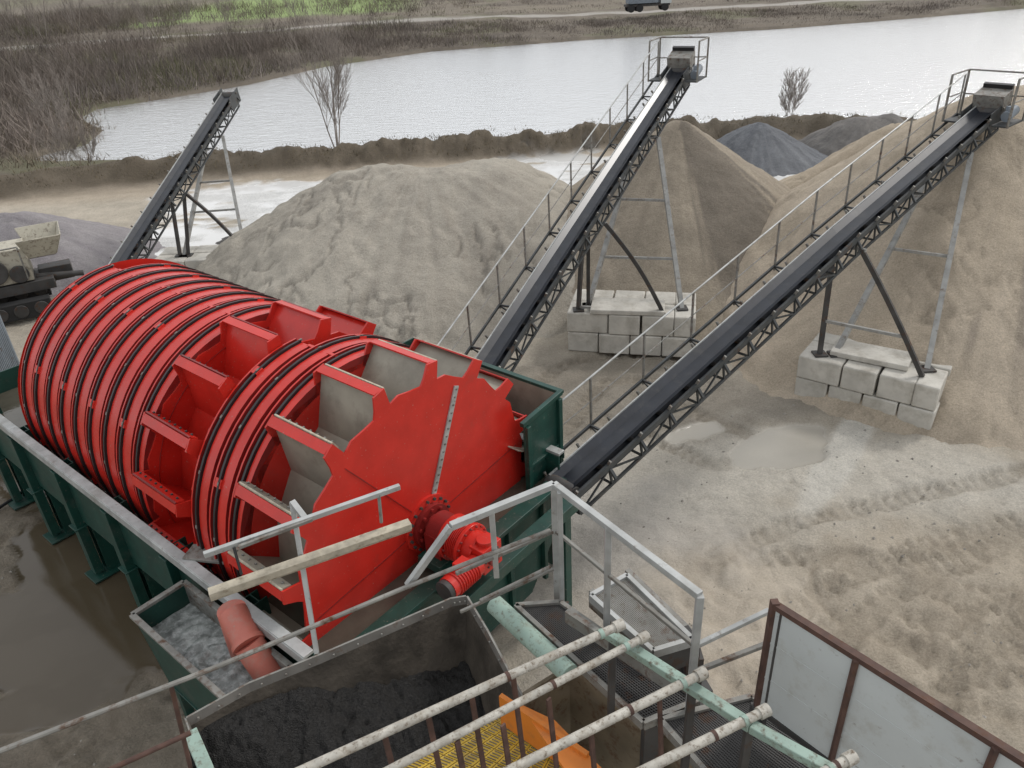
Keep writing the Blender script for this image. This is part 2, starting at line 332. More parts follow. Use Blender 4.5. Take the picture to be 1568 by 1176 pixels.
def heightmesh(name,xs,ys,fn,cut=None):
    X,Y=np.meshgrid(xs,ys); h,col,wet=fn(X,Y); ny,nx=X.shape
    co=np.stack([X,Y,h],-1).reshape(-1,3); idx=np.arange(nx*ny).reshape(ny,nx)
    f=np.stack([idx[:-1,:-1],idx[:-1,1:],idx[1:,1:],idx[1:,:-1]],-1).reshape(-1,4)
    if cut is not None:
        zz=co[:,2][f].max(1); f=f[zz>cut]
        used=np.unique(f); mp=np.full(len(co),-1); mp[used]=np.arange(len(used)); f=mp[f]; co=co[used]; col=col.reshape(-1,3)[used]; wet=wet.reshape(-1)[used]
    me=bpy.data.meshes.new(name); me.vertices.add(len(co)); me.vertices.foreach_set('co',co.ravel())
    me.loops.add(len(f)*4); me.loops.foreach_set('vertex_index',f.ravel().astype(np.int32))
    me.polygons.add(len(f)); me.polygons.foreach_set('loop_start',np.arange(0,len(f)*4,4,dtype=np.int32))
    try: me.polygons.foreach_set('loop_total',np.full(len(f),4,dtype=np.int32))
    except Exception: pass
    me.update(calc_edges=True); me.polygons.foreach_set('use_smooth',[True]*len(f))
    a=me.attributes.new('Col','FLOAT_COLOR','POINT'); c4=np.concatenate([col.reshape(-1,3),np.ones((len(co),1))],1); a.data.foreach_set('color',c4.ravel())
    a=me.attributes.new('wet','FLOAT','POINT'); a.data.foreach_set('value',wet.ravel())
    me.materials.append(MATS['granular_ground'])
    o=bpy.data.objects.new(name,me); scn.collection.objects.link(o); return o
def graded(segs):
    out=[]
    for a,b,s in segs: out.append(np.arange(a,b-1e-6,s))
    return np.concatenate(out)
xs=np.concatenate([np.array([-1500,-900,-500,-300,-200,-150]),graded([(-120,-40,1.2),(-40,-18,.5),(-18,-11,.15),(-11,14,.075),(14,22,.25),(22,120,1.1)]),np.array([120,160,220,320,500,900,1500])])
ys=np.concatenate([np.array([-300,-100,-30,-10,-3]),graded([(0,4,.3),(4,19,.075),(19,46,.18),(46,62,.35),(62,130,.7),(130,220,2)]),np.array([220,260,320,420,700,1200,2500])])
heightmesh('ground',xs,ys,ground_h_col)
mb=MB(); mb.quad([(-75,40,-.25),(700,40,-.25),(700,190,-.25),(-75,190,-.25)],'lake_water'); mb.build('lake',smooth=False)
rg=np.random.RandomState(3); n_=3400; SX=rg.uniform(-14,16,n_); SY=rg.uniform(4,27,n_); kk=fbm(SX*.4,SY*.4,3,80)>.45; SX,SY=SX[kk],SY[kk]
SZ,_,sw=ground_h_col(SX,SY); mb=MB()
for x,y,z,w_ in zip(SX,SY,SZ,sw):
    if w_>.4: continue
    s=random.choice([.015,.02,.02,.03,.035,.05]); vs=[Vector((random.uniform(.6,1)*s*a,random.uniform(.6,1)*s*b_,random.uniform(.5,.8)*s*c))+Vector((x,y,z)) for a,b_,c in((1,0,0),(0,1,0),(-1,0,0),(0,-1,0),(.2,.1,1),(0,0,-1))]
    mb.add(vs,[(0,1,4),(1,2,4),(2,3,4),(3,0,4),(1,0,5),(2,1,5),(3,2,5),(0,3,5)],'stone')
mb.build('scattered_stones',smooth=False)
# ------------------------------------------------------------------ piles
def pile(name,ridge,h,R,c1,c2,seed,slump=.1,dark=None,rough=0,flat=0):
    ridge=[Vector((*p,0)) for p in ridge]
    if len(ridge)==1: ridge=ridge+[ridge[0]+Vector((.01,0,0))]
    x0=min(p.x for p in ridge)-R-1.5;x1=max(p.x for p in ridge)+R+1.5;y0=min(p.y for p in ridge)-R-1.5;y1=max(p.y for p in ridge)+R+1.5
    cxm=sum(p.x for p in ridge)/len(ridge); cym=sum(p.y for p in ridge)/len(ridge)
    def fn(X,Y):
        d,al,_=pdist(X,Y,ridge); ang=np.arctan2(Y-cym,X-cxm)
        wx=(fbm(X*.3,Y*.3,3,seed)-.5)*R*.28; dd=np.maximum(d+wx*np.clip(d/R,0,1),0)
        hh=h*(1+.16*(fbm(al*.5,al*0,3,seed+1)-.5)*(1 if len(ridge)>1 else 0))
        s=hh-(np.sqrt(dd*dd+.16)-.4)*(hh/R)
        if flat:
            tp=flat+(fbm(X*1.1,Y*1.1,4,seed+9)-.5)*.35; k_=.12; s=-k_*np.log(np.exp(-np.clip(s,-3,9)/k_)+np.exp(-tp/k_))
        s=np.where(s>.35,s,.35-(.35-s)*.55)
        ra_=fbm(np.cos(ang)*6,np.sin(ang)*6+d*.12,4,seed+2)
        rill=(ra_-.5)*.34*np.clip(d/R*1.5,0,1)
        lump=(fbm(X*.9,Y*.9,4,seed+3)-.5)*slump*2+(fbm(X*4,Y*4,3,seed+4)-.5)*.06
        z=s+rill*slump*5+lump-.25
        st=fbm(np.cos(ang)*16,np.sin(ang)*16+d*.25,4,seed+5)[...,None]; n=fbm(X*.4,Y*.4,4,seed+6)[...,None]
        f=np.clip((st*.5+n*.5-.32)/.36,0,1); col=np.array(c1)*(1-f)+np.array(c2)*f
        if rough:
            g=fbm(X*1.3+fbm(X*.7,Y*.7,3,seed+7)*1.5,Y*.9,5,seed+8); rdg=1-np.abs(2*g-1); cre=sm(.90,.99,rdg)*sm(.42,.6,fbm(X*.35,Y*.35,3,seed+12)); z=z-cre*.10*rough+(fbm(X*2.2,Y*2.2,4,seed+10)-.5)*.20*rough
            col=col*(1-.28*cre*rough)[...,None]  # crevices darkened in the colour, shade as well as moist sand
            rl=fbm(np.cos(ang)*38,np.sin(ang)*38+d*.2,3,seed+13); z=z+(rl-.5)*.07*rough*np.clip(d/2,0,1)
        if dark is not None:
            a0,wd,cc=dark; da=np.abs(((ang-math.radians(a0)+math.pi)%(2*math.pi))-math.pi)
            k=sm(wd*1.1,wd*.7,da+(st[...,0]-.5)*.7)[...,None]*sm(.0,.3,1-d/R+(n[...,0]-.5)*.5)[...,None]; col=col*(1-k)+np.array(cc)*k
        return z,col,np.zeros(X.shape)
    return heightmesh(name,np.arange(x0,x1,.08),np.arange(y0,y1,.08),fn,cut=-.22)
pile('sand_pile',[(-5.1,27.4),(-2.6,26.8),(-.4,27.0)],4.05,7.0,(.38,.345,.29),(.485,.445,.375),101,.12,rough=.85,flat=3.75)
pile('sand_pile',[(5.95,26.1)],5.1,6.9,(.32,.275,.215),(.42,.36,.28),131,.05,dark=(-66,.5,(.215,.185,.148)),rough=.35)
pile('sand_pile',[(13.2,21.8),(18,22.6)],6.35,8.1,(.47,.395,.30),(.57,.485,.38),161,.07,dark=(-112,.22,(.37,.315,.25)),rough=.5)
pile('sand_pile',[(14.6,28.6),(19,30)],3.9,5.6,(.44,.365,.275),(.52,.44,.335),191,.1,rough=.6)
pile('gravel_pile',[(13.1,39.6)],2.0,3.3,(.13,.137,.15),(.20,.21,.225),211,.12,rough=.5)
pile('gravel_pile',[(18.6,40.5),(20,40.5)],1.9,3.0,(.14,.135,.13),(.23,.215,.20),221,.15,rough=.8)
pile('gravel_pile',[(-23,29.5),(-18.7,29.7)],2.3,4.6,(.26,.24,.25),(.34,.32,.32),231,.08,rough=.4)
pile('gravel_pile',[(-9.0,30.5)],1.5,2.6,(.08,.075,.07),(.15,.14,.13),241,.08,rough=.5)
# ------------------------------------------------------------------ concrete blocks
def blocks(name,o,ux,L,D,nx,ny,courses,bh,seed):
    rnd=random.Random(seed); mb=MB(); ux=Vector((*ux,0)).normalized(); uy=Vector((-ux.y,ux.x,0)); rz=math.atan2(ux.y,ux.x)
    for c in range(courses):
        edges=[0]+[L*(i/nx)+( .0 if c%2==0 else .32*L/nx) for i in range(1,nx)]+[L]
        for i in range(nx):
            for j in range(ny):
                a,b_=edges[i],edges[i+1]
                p=Vector((*o,0))+ux*((a+b_)/2+rnd.uniform(-.02,.02))+uy*((j+.5)*D/ny+rnd.uniform(-.03,.03))+Vector((0,0,bh*(c+.5)))
                mb.box(p,((b_-a)-.03,D/ny-.03,bh-.015),'concrete',rz+rnd.uniform(-.015,.015))
    return mb.build(name,bevel=.035)
blocks('concrete_block_base',(6.89,16.17),(.788,-.616),3.1,2.0,4,2,2,.6,1)
blocks('concrete_block_base',(1.6,19.35),(.97,-.24),3.5,1.8,4,2,2,.6,2)
blocks('concrete_block_base',(-12.7,26.4),(1,0),3.7,1.7,3,2,1,.85,3)
# ------------------------------------------------------------------ conveyors
def conveyor(pts,w=.8,walk=True,depth=.42,step=.8,name='belt_conveyor',cage=True):
    root=empty(name,pts[0]); inv=Matrix.Translation(-Vector(pts[0]))
    fr=MB(); bl=MB(); rl=MB(); pts=[Vector(p) for p in pts]
    for i in range(len(pts)-1):
        p,q=pts[i],pts[i+1]; D=(q-p); L=D.length; D.normalize(); S=D.cross(Vector((0,0,1))).normalized(); U=S.cross(D)
        for s in(-1,1):
            fr.beam(p+S*s*w/2,q+S*s*w/2,.05,.12,'truss_steel',U)
            fr.beam(p+S*s*w/2-U*depth,q+S*s*w/2-U*depth,.05,.05,'truss_steel',U)
        fr.beam(p-S*(w/2-.06)+U*.15,q-S*(w/2-.06)+U*.15,.025,.04,'galv',U)  # pale strip put in for the wet shine along the belt edge
        n=max(2,int(L/step)); 
        for k in range(n+1):
            c=p+D*(L*k/n)
            for s in(-1,1):
                fr.beam(c+S*s*w/2,c+S*s*w/2-U*depth,.035,.035,'truss_steel',D)
                if k<n:
                    c2=p+D*(L*(k+1)/n); a,b_=(c,c2) if k%2 else (c2,c)
                    fr.beam(a+S*s*w/2-U*.05,b_+S*s*w/2-U*depth,.03,.03,'truss_steel',D)
                fr.beam(c+S*s*(w/2-.03)-U*.0,c+S*s*(w/2+.06)+U*.16,.05,.03,'galv_dirty',D)
                fr.beam(c+S*s*(w/2+.02)-U*.04,c+S*s*(w/2+.12)-U*.22,.05,.05,'truss_steel',D)
            fr.beam(c-S*w/2-U*depth,c+S*w/2-U*depth,.035,.035,'truss_steel',D)
            fr.cyl(c-S*(w*.42)-U*.14,c+S*(w*.42)-U*.14,.045,'steel_dark',8)
            fr.cyl(c-S*.13+U*.015,c+S*.13+U*.015,.04,'steel_dark',8)
        prof=[(-w/2+.05,.16),(-w*.19,.055),(w*.19,.055),(w/2-.05,.16)]
        for a,b_ in zip(prof[:-1],prof[1:]):
            bl.quad([p+S*a[0]+U*a[1],p+S*b_[0]+U*b_[1],q+S*b_[0]+U*b_[1],q+S*a[0]+U*a[1]],'belt_rubber')
        bl.quad([p-S*w*.4-U*.19,p+S*w*.4-U*.19,q+S*w*.4-U*.19,q-S*w*.4-U*.19],'belt_rubber')
        if walk:
            o=-S*(w/2+.26)-U*.12
            fr.beam(p+o-S*.15,q+o-S*.15,.04,.06,'truss_steel',U)
            npst=max(2,int(L/1.35)); tops=[]
            for k in range(npst+1):
                c=p+D*(L*k/npst)+o-S*.15; t_=c+Vector((0,0,1.0)); tops.append(t_)
                rl.beam(c-U*.1,t_,.035,.035,'galv_dirty')
                fr.beam(c,c+S*.41,.04,.04,'truss_steel')
                fr.beam(c-U*.02,c+S*.41-U*depth*.7,.03,.03,'truss_steel')
            for a,b_ in zip(tops[:-1],tops[1:]):
                rl.cyl(a,b_,.018,'galv',8); rl.cyl(a-Vector((0,0,.5)),b_-Vector((0,0,.5)),.013,'galv_dirty',6)
    fr.cyl(q-S*(w/2-.03),q+S*(w/2-.03),.17,'steel_dark',18)
    fr.cyl(pts[0]-S*(w/2-.03),pts[0]+S*(w/2-.03),.15,'steel_dark',18)
    for s in(-1,1):
        fr.plate([q+S*s*(w/2+.03)-D*.7-U*.3,q+S*s*(w/2+.03)+D*.25-U*.3,q+S*s*(w/2+.03)+D*.3+U*.22,q+S*s*(w/2+.03)-D*.7+U*.25],.02,'truss_steel')
    if cage:
        hc=q+D*.2+U*.28; rot=Matrix([S,D,U]).transposed()
        fr.box(hc,(w+.1,.55,.35),'galv_dirty',rot=rot); fr.box(hc-U*.02+D*.3,(w+.06,.12,.6),'black_rubber_and_shade',rot=rot)
        o=q-D*.25
        for s in(-1,1):
            a=o+S*s*(w/2+.08)-D*.5; b_=o+S*s*(w/2+.45)-D*.5; c=b_+D*1.1; d=a+D*1.1
            for P in(a,b_,c,d): P.z=q.z-.2
            fr.plate([a,d,c,b_] if s>0 else [a,b_,c,d],.04,'truss_steel')
            zt=Vector((0,0,1.15)); zm=Vector((0,0,.6))
            for P in(b_,c): rl.beam(P,P+zt,.045,.045,'galv_dirty')
            rl.cyl(b_+zt,c+zt,.022,'galv_dirty'); rl.cyl(b_+zm,c+zm,.018,'galv_dirty')
            if s<0: l2=c+zt
            else: rl.cyl(l2,c+zt,.022,'galv_dirty'); rl.cyl(l2-zm,c+zm,.018,'galv_dirty')
        mc=o+S*(w/2+.28)+Vector((0,0,.1)); fr.cyl(mc-D*.2,mc+D*.3,.13,'container_grey',14); fr.box(mc-D*.05+U*.17,(.12,.12,.1),'container_grey')
    for m_,nme in((fr,'frame'),(bl,'belt'),(rl,'handrail')):
        if m_.v: 
            o=m_.build(nme,parent=root); o.matrix_parent_inverse=inv
    return root,inv
def trestle(root,inv,legs,bars,arcs):
    mb=MB()
    for a,b_ in legs:
        lt=V(b_).z>4.1; mb.beam(a,b_,.12 if lt else .10,.12 if lt else .10,'leg_steel' if lt else 'steel_dark')
    for a,b_ in bars: mb.beam(a,b_,.065,.065,'leg_steel')
    for a,b_,sag in arcs:
        a,b_=V(a),V(b_); pr=None
        for k in range(9):
            t_=k/8; p=a.lerp(b_,t_)+Vector(sag)*math.sin(math.pi*t_)
            if pr: mb.beam(pr,p,.10,.10,'steel_dark')
            pr=p
    for a,b_ in legs:
        mb.box(V(a)+Vector((0,0,.02)),(.3,.3,.04),'steel_dark')
    o=mb.build('trestle',parent=root); o.matrix_parent_inverse=inv
L3=lambda a,b_,t_:V(a).lerp(V(b_),t_)
r,inv=conveyor([(-.9,13.4,2.2),(5.75,25.5,6.4)],w=.62)
F1=Vector((2.25,19.75,1.2));F2=Vector((4.75,19.2,1.2));F3=Vector((4.2,18.9,1.2)); F0=Vector((1.95,19.5,1.2))
S=Vector((.876,-.482,0))
cA=Vector((2.35,19.25,3.75)); cB=Vector((4.36,23,5.0)); 
tl,tr=cB-S*.32,cB+S*.32
trestle(r,inv,[(F0,cA-S*.3),(F1,tl),(F2,tr),(F1,cA-S*.25+Vector((.1,.2,0)))],[(L3(F1,tl,.28),L3(F2,tr,.28)),(L3(F1,tl,.62),L3(F2,tr,.62)),(tl,tr),(cA-S*.35,cA+S*.35),(F0+Vector((0,0,.1)),F3+Vector((0,0,.1)))],[(F3,cA+S*.3,(.07,0,.09))])
mb=MB(); mb.box((3.3,19.4,1.27),(2.0,.9,.13),'concrete',-.2); mb.build('concrete_slab',bevel=.02)
r,inv=conveyor([(.73,10.2,2.2),(7.34,15.9,4.22),(12.7,20.5,5.7)],w=.64)
E1=Vector((7.38,16.15,1.2));E2=Vector((9.2,14.85,1.2)); S=Vector((.65,-.76,0)); cA=Vector((7.6,16.1,3.9)); cB=Vector((11.6,19.6,4.95))
E3=E1+Vector((.35,-.05,0)); E4=E2+Vector((.25,.3,0))
tl,tr=cB-S*.35,cB+S*.35
trestle(r,inv,[(E1,cA-S*.32),(E3,tl),(E4,tr)],[(L3(E3,tl,.5),L3(E4,tr,.5)),(L3(E1,cA-S*.32,.32),L3(E2,cA+S*.32,.32)),(tl,tr),(cA-S*.4,cA+S*.4)],[(E2,cA+S*.3,(.02,0,.04)),(E1+Vector((0,0,2.2)),E1+Vector((-1.3,-.6,2.1)),(0,0,-.2))])
mb=MB(); mb.box((8.5,15.9,1.27),(1.7,.8,.13),'concrete',-.6); mb.build('concrete_slab',bevel=.02)
r,inv=conveyor([(-12.0,22.4,1.85),(-10.75,33,5.36)],w=.6,walk=False,cage=False)
G1=Vector((-11.8,27.0,.85));G2=Vector((-9.5,27.2,.85)); S=Vector((.993,-.118,0)); cA=Vector((-11.4,27.3,3.0)); cB=Vector((-10.95,31.0,4.2)); tl,tr=cB-S*.3,cB+S*.3
trestle(r,inv,[(G1,cA-S*.3),(G1+Vector((.15,0,0)),tl),(G2,tr),(G1+Vector((.3,0,0)),cA+S*.2)],[(L3(G1,tl,.35),L3(G2,tr,.35)),(L3(G1,tl,.6),L3(G2,tr,.6)),(tl,tr),(cA-S*.3,cA+S*.3)],[(G2,cA+S*.3,(.05,0,.08))])
# ------------------------------------------------------------------ washing drum machine (local: +X toward viewer end, -Y left)
MROT=math.atan2(-.652,.759)
root=empty('sand_washing_drum_machine',(-1.36,8.91,0),MROT)
AX=2.7; RR=2.36
def P3(x,r,th): return Vector((x,-r*math.sin(th),AX+r*math.cos(th)))
dr=MB()
def helix(x0,x1,pitch,prof,nseg=72):
    turns=(x1-x0)/pitch; N=int(turns*nseg); 
    for (a,b_,mat) in prof:
        vs=[];fs=[]
        for i in range(N+1):
            th=2*math.pi*i/nseg; x=x0+pitch*i/nseg
            vs.append(P3(min(max(x+a[0],x0),x1),a[1],th)); vs.append(P3(min(max(x+b_[0],x0),x1),b_[1],th))
        for i in range(N): fs.append((2*i,2*i+1,2*i+3,2*i+2))
        dr.add(vs,fs,mat)
def prof(p):
    R=RR
    return [((0,2.05),(0,R),'red_paint'),((0,R),(.03,R),'red_paint'),((.03,R),(.03,R-.16),'red_dark'),((.03,R-.16),(.105,R-.16),'black_rubber_and_shade'),
            ((.105,R-.16),(.105,R+.005),'black_rubber_and_shade'),((.105,R+.005),(.145,R+.005),'black_rubber_and_shade'),((.145,R+.005),(.145,R-.05),'black_rubber_and_shade'),
            ((.145,R-.05),(.16,R-.03),'red_paint'),((.16,R-.03),(p-.11,R-.03),'red_paint'),((p-.11,R-.03),(p-.11,R-.20),'red_dark'),((p-.11,R-.20),(p,R-.20),'black_rubber_and_shade')]  # groove floors coloured black for their shade; the raised strip is rubber
SEC=((-8.3,-3.75,.52),(-2.45,-1.2,.46))
for (x0,x1,p) in SEC: helix(x0,x1,p,prof(p))
for (x0,x1,p) in SEC:
    N=int((x1-x0)/p*18)
    for i in range(N):
        th=2*math.pi*i/18; x=x0+p*i/18; rot=Matrix.Rotation(th,3,'X')
        if x+p>x1: continue
        dr.box(P3(x+.125,RR,th),(.03,.05,.03),'galv_dirty',rot=rot)
        dr.box(P3(x+.065,RR-.07,th+.1),(.09,.03,.05),'red_dark',rot=rot)
        if i%4==1: dr.box(P3(x+.10,RR-.02,th),(.13,.13,.035),'red_paint',rot=rot)
        if i%9==0: dr.box(P3(x+p-.06,RR-.05,th),(.20,.05,.05),'red_paint',rot=rot)
vs=[];fs=[]
for i in range(48):
    th=2*math.pi*i/48
    vs+= [P3(-8.32,2.1,th),P3(-3.7,2.1,th)]
for i in range(48): j=(i+1)%48; fs.append((2*i,2*i+1,2*j+1,2*j))
dr.add(vs,fs,'red_dark')
def disc(x,r,mat,n=72): dr.add([P3(x,r,2*math.pi*i/n) for i in range(n)],[tuple(range(n))],mat)
disc(-8.3,RR,'red_paint')
NB=16
def sawtooth(x,th_off,R,mat,thick=.03):
    pts=[];st=2*math.pi/NB
    for i in range(NB):
        t0=th_off+i*st
        for (f,rr) in((0,R*1.01),(.20,R*1.005),(.27,R*.93),(.34,R*.89),(.55,R*.895),(.80,R*.915),(.985,R*.90)):
            pts.append((t0+f*st,rr))
    n=len(pts); A=[P3(x,r,t_) for t_,r in pts]; B=[P3(x-thick,r,t_) for t_,r in pts]
    vs=A+B+[P3(x,0,0),P3(x-thick,0,0)]
    fs=[(i,(i+1)%n,2*n) for i in range(n)]+[(n+(i+1)%n,n+i,2*n+1) for i in range(n)]+[(i,n+i,n+(i+1)%n,(i+1)%n) for i in range(n)]
    dr.add(vs,fs,mat)
def buckets(x0,x1,th_off,inner):
    R=RR+.13; st=2*math.pi/NB
    sawtooth(x1,th_off,R,'red_paint'); sawtooth(x0,th_off,R,'red_paint')
    ri=R*.70
    for i in range(NB):
        t0=th_off+i*st
        a0=P3(x0,R-.02,t0+.02);a1=P3(x1-.03,R-.02,t0+.02); b0=P3(x0,ri,t0+st*.62); b1=P3(x1-.03,ri,t0+st*.62)
        dr.plate([a0,a1,b1,b0],.02,inner)
        c0=P3(x0,ri,t0+st*1.62); c1=P3(x1-.03,ri,t0+st*1.62)
        dr.plate([b0,b1,c1,c0],.02,inner)
        l0=P3(x0,R,t0+.005); l1=P3(x1-.03,R,t0+.005); l2=P3(x1-.03,R,t0+.16*st); l3=P3(x0,R,t0+.16*st)
        dr.plate([l0,l1,l2,l3],.02,'red_paint')
        dr.beam(P3(x0,R+.010,t0-.004),P3(x1-.03,R+.010,t0-.004),.025,.025,'wood' if inner!='red_paint' else 'red_dark')
        dr.beam(P3(x0,R-.06,t0-.008),P3(x1-.03,R-.06,t0-.008),.02,.12,'bucket_steel' if inner!='red_paint' else 'red_paint',up=P3(0,1,t0)-P3(0,0,t0))
        for k in range(8):
            dr.box(P3(x0+.08+k*(x1-x0-.2)/7,R-.06,t0-.016),(.025,.03,.025),'galv_dirty' if inner!='red_paint' else 'steel_dark')
buckets(-3.72,-2.48,.10,'red_paint'); buckets(-1.2,0,.17,'bucket_steel')
def onface(th,r,x=.012): return P3(x,r,th)
dr.beam(onface(-.42,.46),onface(-.42,2.10),.02,.09,'galv',up=P3(0,1,-.42+math.pi/2)-P3(0,0,0))
for k in range(14): dr.box(onface(-.42,.52+k*.118,.03),(.02,.025,.025),'galv_dirty')
for k in range(6):
    th=-.42+k*math.pi/3
    if k: dr.beam(onface(th,.46,.006),onface(th,2.1,.006),.008,.010,'red_dark',up=P3(0,1,th+math.pi/2)-P3(0,0,0))
dr.cyl((0,0,AX),(.05,0,AX),.46,'red_paint',40); dr.cyl((.05,0,AX),(.13,0,AX),.34,'red_dark',32); dr.cyl((.1,0,AX),(.5,0,AX),.19,'red_dark',24)
for k in range(18):
    t_=2*math.pi*k/18; dr.cyl(P3(.05,.40,t_),P3(.085,.40,t_),.024,'steel_dark',6)
for k in range(10):
    t_=2*math.pi*k/10; dr.cyl(P3(.12,.28,t_),P3(.17,.28,t_),.03,'red_dark',6)
dr.build('drum',parent=root)
# tank
tk=MB(); X0,X1=-11.2,.55; ZR=2.64; YW=2.56
for s in(-1,1):
    yr=YW*s; top=ZR
    ty=[(yr,top),(yr,1.3),(1.7*s,.30)]
    for (a,b_) in zip(ty[:-1],ty[1:]):
        q=[(X0,a[0],a[1]),(X1,a[0],a[1]),(X1,b_[0],b_[1]),(X0,b_[0],b_[1])]
        tk.plate(q,.03*s,'green_paint')
    tk.beam((X0,yr+.05*s,top+.03),(X1,yr+.05*s,top+.03),.15,.05,'galv'); tk.beam((X0,yr+.125*s,top-.04),(X1,yr+.125*s,top-.04),.02,.15,'green_paint' if s>0 else 'galv')
    x=X0+.9
    while x<X1-.2:
        for e in(-.11,.11): tk.beam((x+e,2.36*s,.0),(x+e,2.36*s,2.5),.02,.24,'green_paint',up=(0,1,0))
        tk.beam((x,2.36*s,.0),(x,2.36*s,2.5),.22,.02,'green_paint',up=(0,1,0))
        tk.beam((x,2.62*s,.1),(x,2.62*s,2.45),.20,.16,'green_paint',up=(0,1,0))
        tk.box((x,2.5*s,.02),(.46,.6,.04),'green_paint'); tk.box((x,2.5*s,1.2),(.28,.5,.03),'green_paint')
        tk.plate([(x,2.56*s,1.28),(x,1.72*s,.28),(x,2.3*s,.28)],.02,'green_paint')
        tk.beam((x,-2.3,.2),(x,2.3,.2),.14,.14,'green_paint')
        x+=1.86
tk.plate([(X0,-1.7,.3),(X1,-1.7,.3),(X1,1.7,.3),(X0,1.7,.3)],.03,'green_paint')
tk.plate([(X1,-YW,2.2),(X1,-YW,1.3),(X1,-1.7,.3),(X1,1.7,.3),(X1,YW,1.3),(X1,YW,2.2)],.03,'green_paint')
tk.beam((X1+.06,-2.7,2.25),(X1+.06,2.7,2.25),.26,.08,'green_paint')
tk.beam((X1+.05,-2.7,1.5),(X1+.05,2.7,1.5),.1,.1,'green_paint')
for y in(-2,-1.1,0,1.1,2): tk.beam((X1+.05,y,.4),(X1+.05,y,2.2),.08,.08,'green_paint')
tk.plate([(X0,-YW,2.6),(X0,-YW,1.3),(X0,-1.7,.3),(X0,1.7,.3),(X0,YW,1.3),(X0,YW,2.6)],-.03,'green_paint')
tk.beam((1.1,-.9,2.2),(1.1,2.2,2.2),.24,.2,'green_paint'); tk.beam((X1,-.5,2.2),(1.2,-.5,2.2),.16,.16,'green_paint'); tk.beam((X1,.5,2.2),(1.2,.5,2.2),.16,.16,'green_paint'); tk.beam((1.1,1.9,0),(1.1,1.9,2.1),.16,.16,'green_paint'); tk.beam((1.1,-.8,0),(1.1,-.8,2.1),.16,.16,'green_paint')
tk.box((.38,0,2.36),(.45,.8,.14),'green_paint')
tk.plate([(.25,2.0,3.45),(.25,2.95,3.55),(.25,2.95,1.7),(.25,2.0,1.9)],.03,'green_paint')
tk.plate([(.22,2.95,3.55),(-1.5,2.95,3.55),(-1.5,2.95,1.7),(.22,2.95,1.7)],.03,'bucket_steel')
tk.plate([(-1.5,2.0,3.45),(-1.5,2.95,3.55),(-1.5,2.95,1.7),(-1.5,2.0,1.9)],.03,'green_paint')
tk.plate([(.22,1.9,3.0),(.22,2.93,2.3),(-1.48,2.93,2.3),(-1.48,1.9,3.0)],.02,'bucket_steel')
tk.beam((-1.55,3.0,3.57),(.3,3.0,3.57),.1,.06,'green_paint'); tk.beam((.27,1.95,3.46),(.27,3.0,3.57),.08,.08,'green_paint')
tk.beam((.3,2.9,1.7),(.3,2.9,3.5),.09,.09,'green_paint'); tk.beam((.3,2.05,1.9),(.3,2.05,3.4),.09,.09,'green_paint'); tk.beam((.3,2.0,2.6),(.3,2.95,2.6),.06,.06,'green_paint')
tk.beam((.2,2.75,0),(.2,2.75,2.6),.16,.16,'green_paint')
tk.plate([(-2.2,2.6,3.2),(-2.2,3.6,3.2),(-2.2,3.6,1.9),(-2.2,2.6,1.9)],.03,'green_paint'); tk.plate([(-3.9,2.6,3.2),(-3.9,3.6,3.2),(-3.9,3.6,1.9),(-3.9,2.6,1.9)],.03,'green_paint')
tk.plate([(-2.2,3.6,3.2),(-3.9,3.6,3.2),(-3.9,3.6,1.9),(-2.2,3.6,1.9)],.03,'bucket_steel')
tk.beam((-2.35,-2.5,2.7),(-1.6,-2.1,2.7),.3,.05,'galv_dirty')
tk.build('tank',parent=root,bevel=.006)
wt=MB(); wt.quad([(X0+.05,-2.5,2.15),(X1-.05,-2.5,2.15),(X1-.05,2.5,2.15),(X0+.05,2.5,2.15)],'tank_water'); wt.build('tank_water',parent=root,smooth=False)
# overflow box
ob=MB(); bx0,bx1,by0,by1,bz=-2.25,.25,-3.5,-2.72,2.35
ob.plate([(bx0,by0,bz),(bx1,by0,bz),(bx1,by0+.12,.9),(bx0,by0+.12,.9)],-.03,'green_paint')
ob.plate([(bx0,by0,bz),(bx0,by1,bz),(bx0,by1,.9),(bx0,by0+.12,.9)],.03,'green_paint')
ob.plate([(bx1,by0,bz),(bx1,by1,bz),(bx1,by1,.9),(bx1,by0+.12,.9)],-.03,'green_paint')
ob.plate([(bx0,by1,bz),(bx1,by1,bz),(bx1,by1,.9),(bx0,by1,.9)],.03,'galv_dirty')
ob.plate([(bx0,by0+.1,.9),(bx1,by0+.1,.9),(bx1,by1,.9),(bx0,by1,.9)],.03,'green_paint')
for a,b_ in(((bx0,by0),(bx1,by0)),((bx0,by0),(bx0,by1)),((bx1,by0),(bx1,by1)),((bx0,by1),(bx1,by1))): ob.beam((*a,bz),(*b_,bz),.08,.05,'galv_dirty')
ob.beam((bx0+.1,by0+.2,0),(bx0+.1,by0+.2,.9),.12,.12,'green_paint'); ob.beam((bx1-.1,by0+.2,0),(bx1-.1,by0+.2,.9),.12,.12,'green_paint')
ob.build('overflow_box',parent=root,bevel=.005)
nx_,ny_=110,40; vs=[];fs=[]
gx_=np.linspace(bx0+.04,bx1-.04,nx_+1); gy_=np.linspace(by0+.06,by1-.02,ny_+1); GX,GY=np.meshgrid(gx_,gy_)
rr_=np.sqrt((GX+1.0)**2+(GY+3.1)**2); GZ=1.98+.035*fbm(GX*3,GY*3,3,77)+.02*np.sin(rr_*26+fbm(GX*4,GY*4,3,78)*7)*np.exp(-rr_*1.2)+.05*np.exp(-rr_*rr_*10)*vn(GX*12,GY*12,5)
vs=list(zip(GX.ravel(),GY.ravel(),GZ.ravel()))
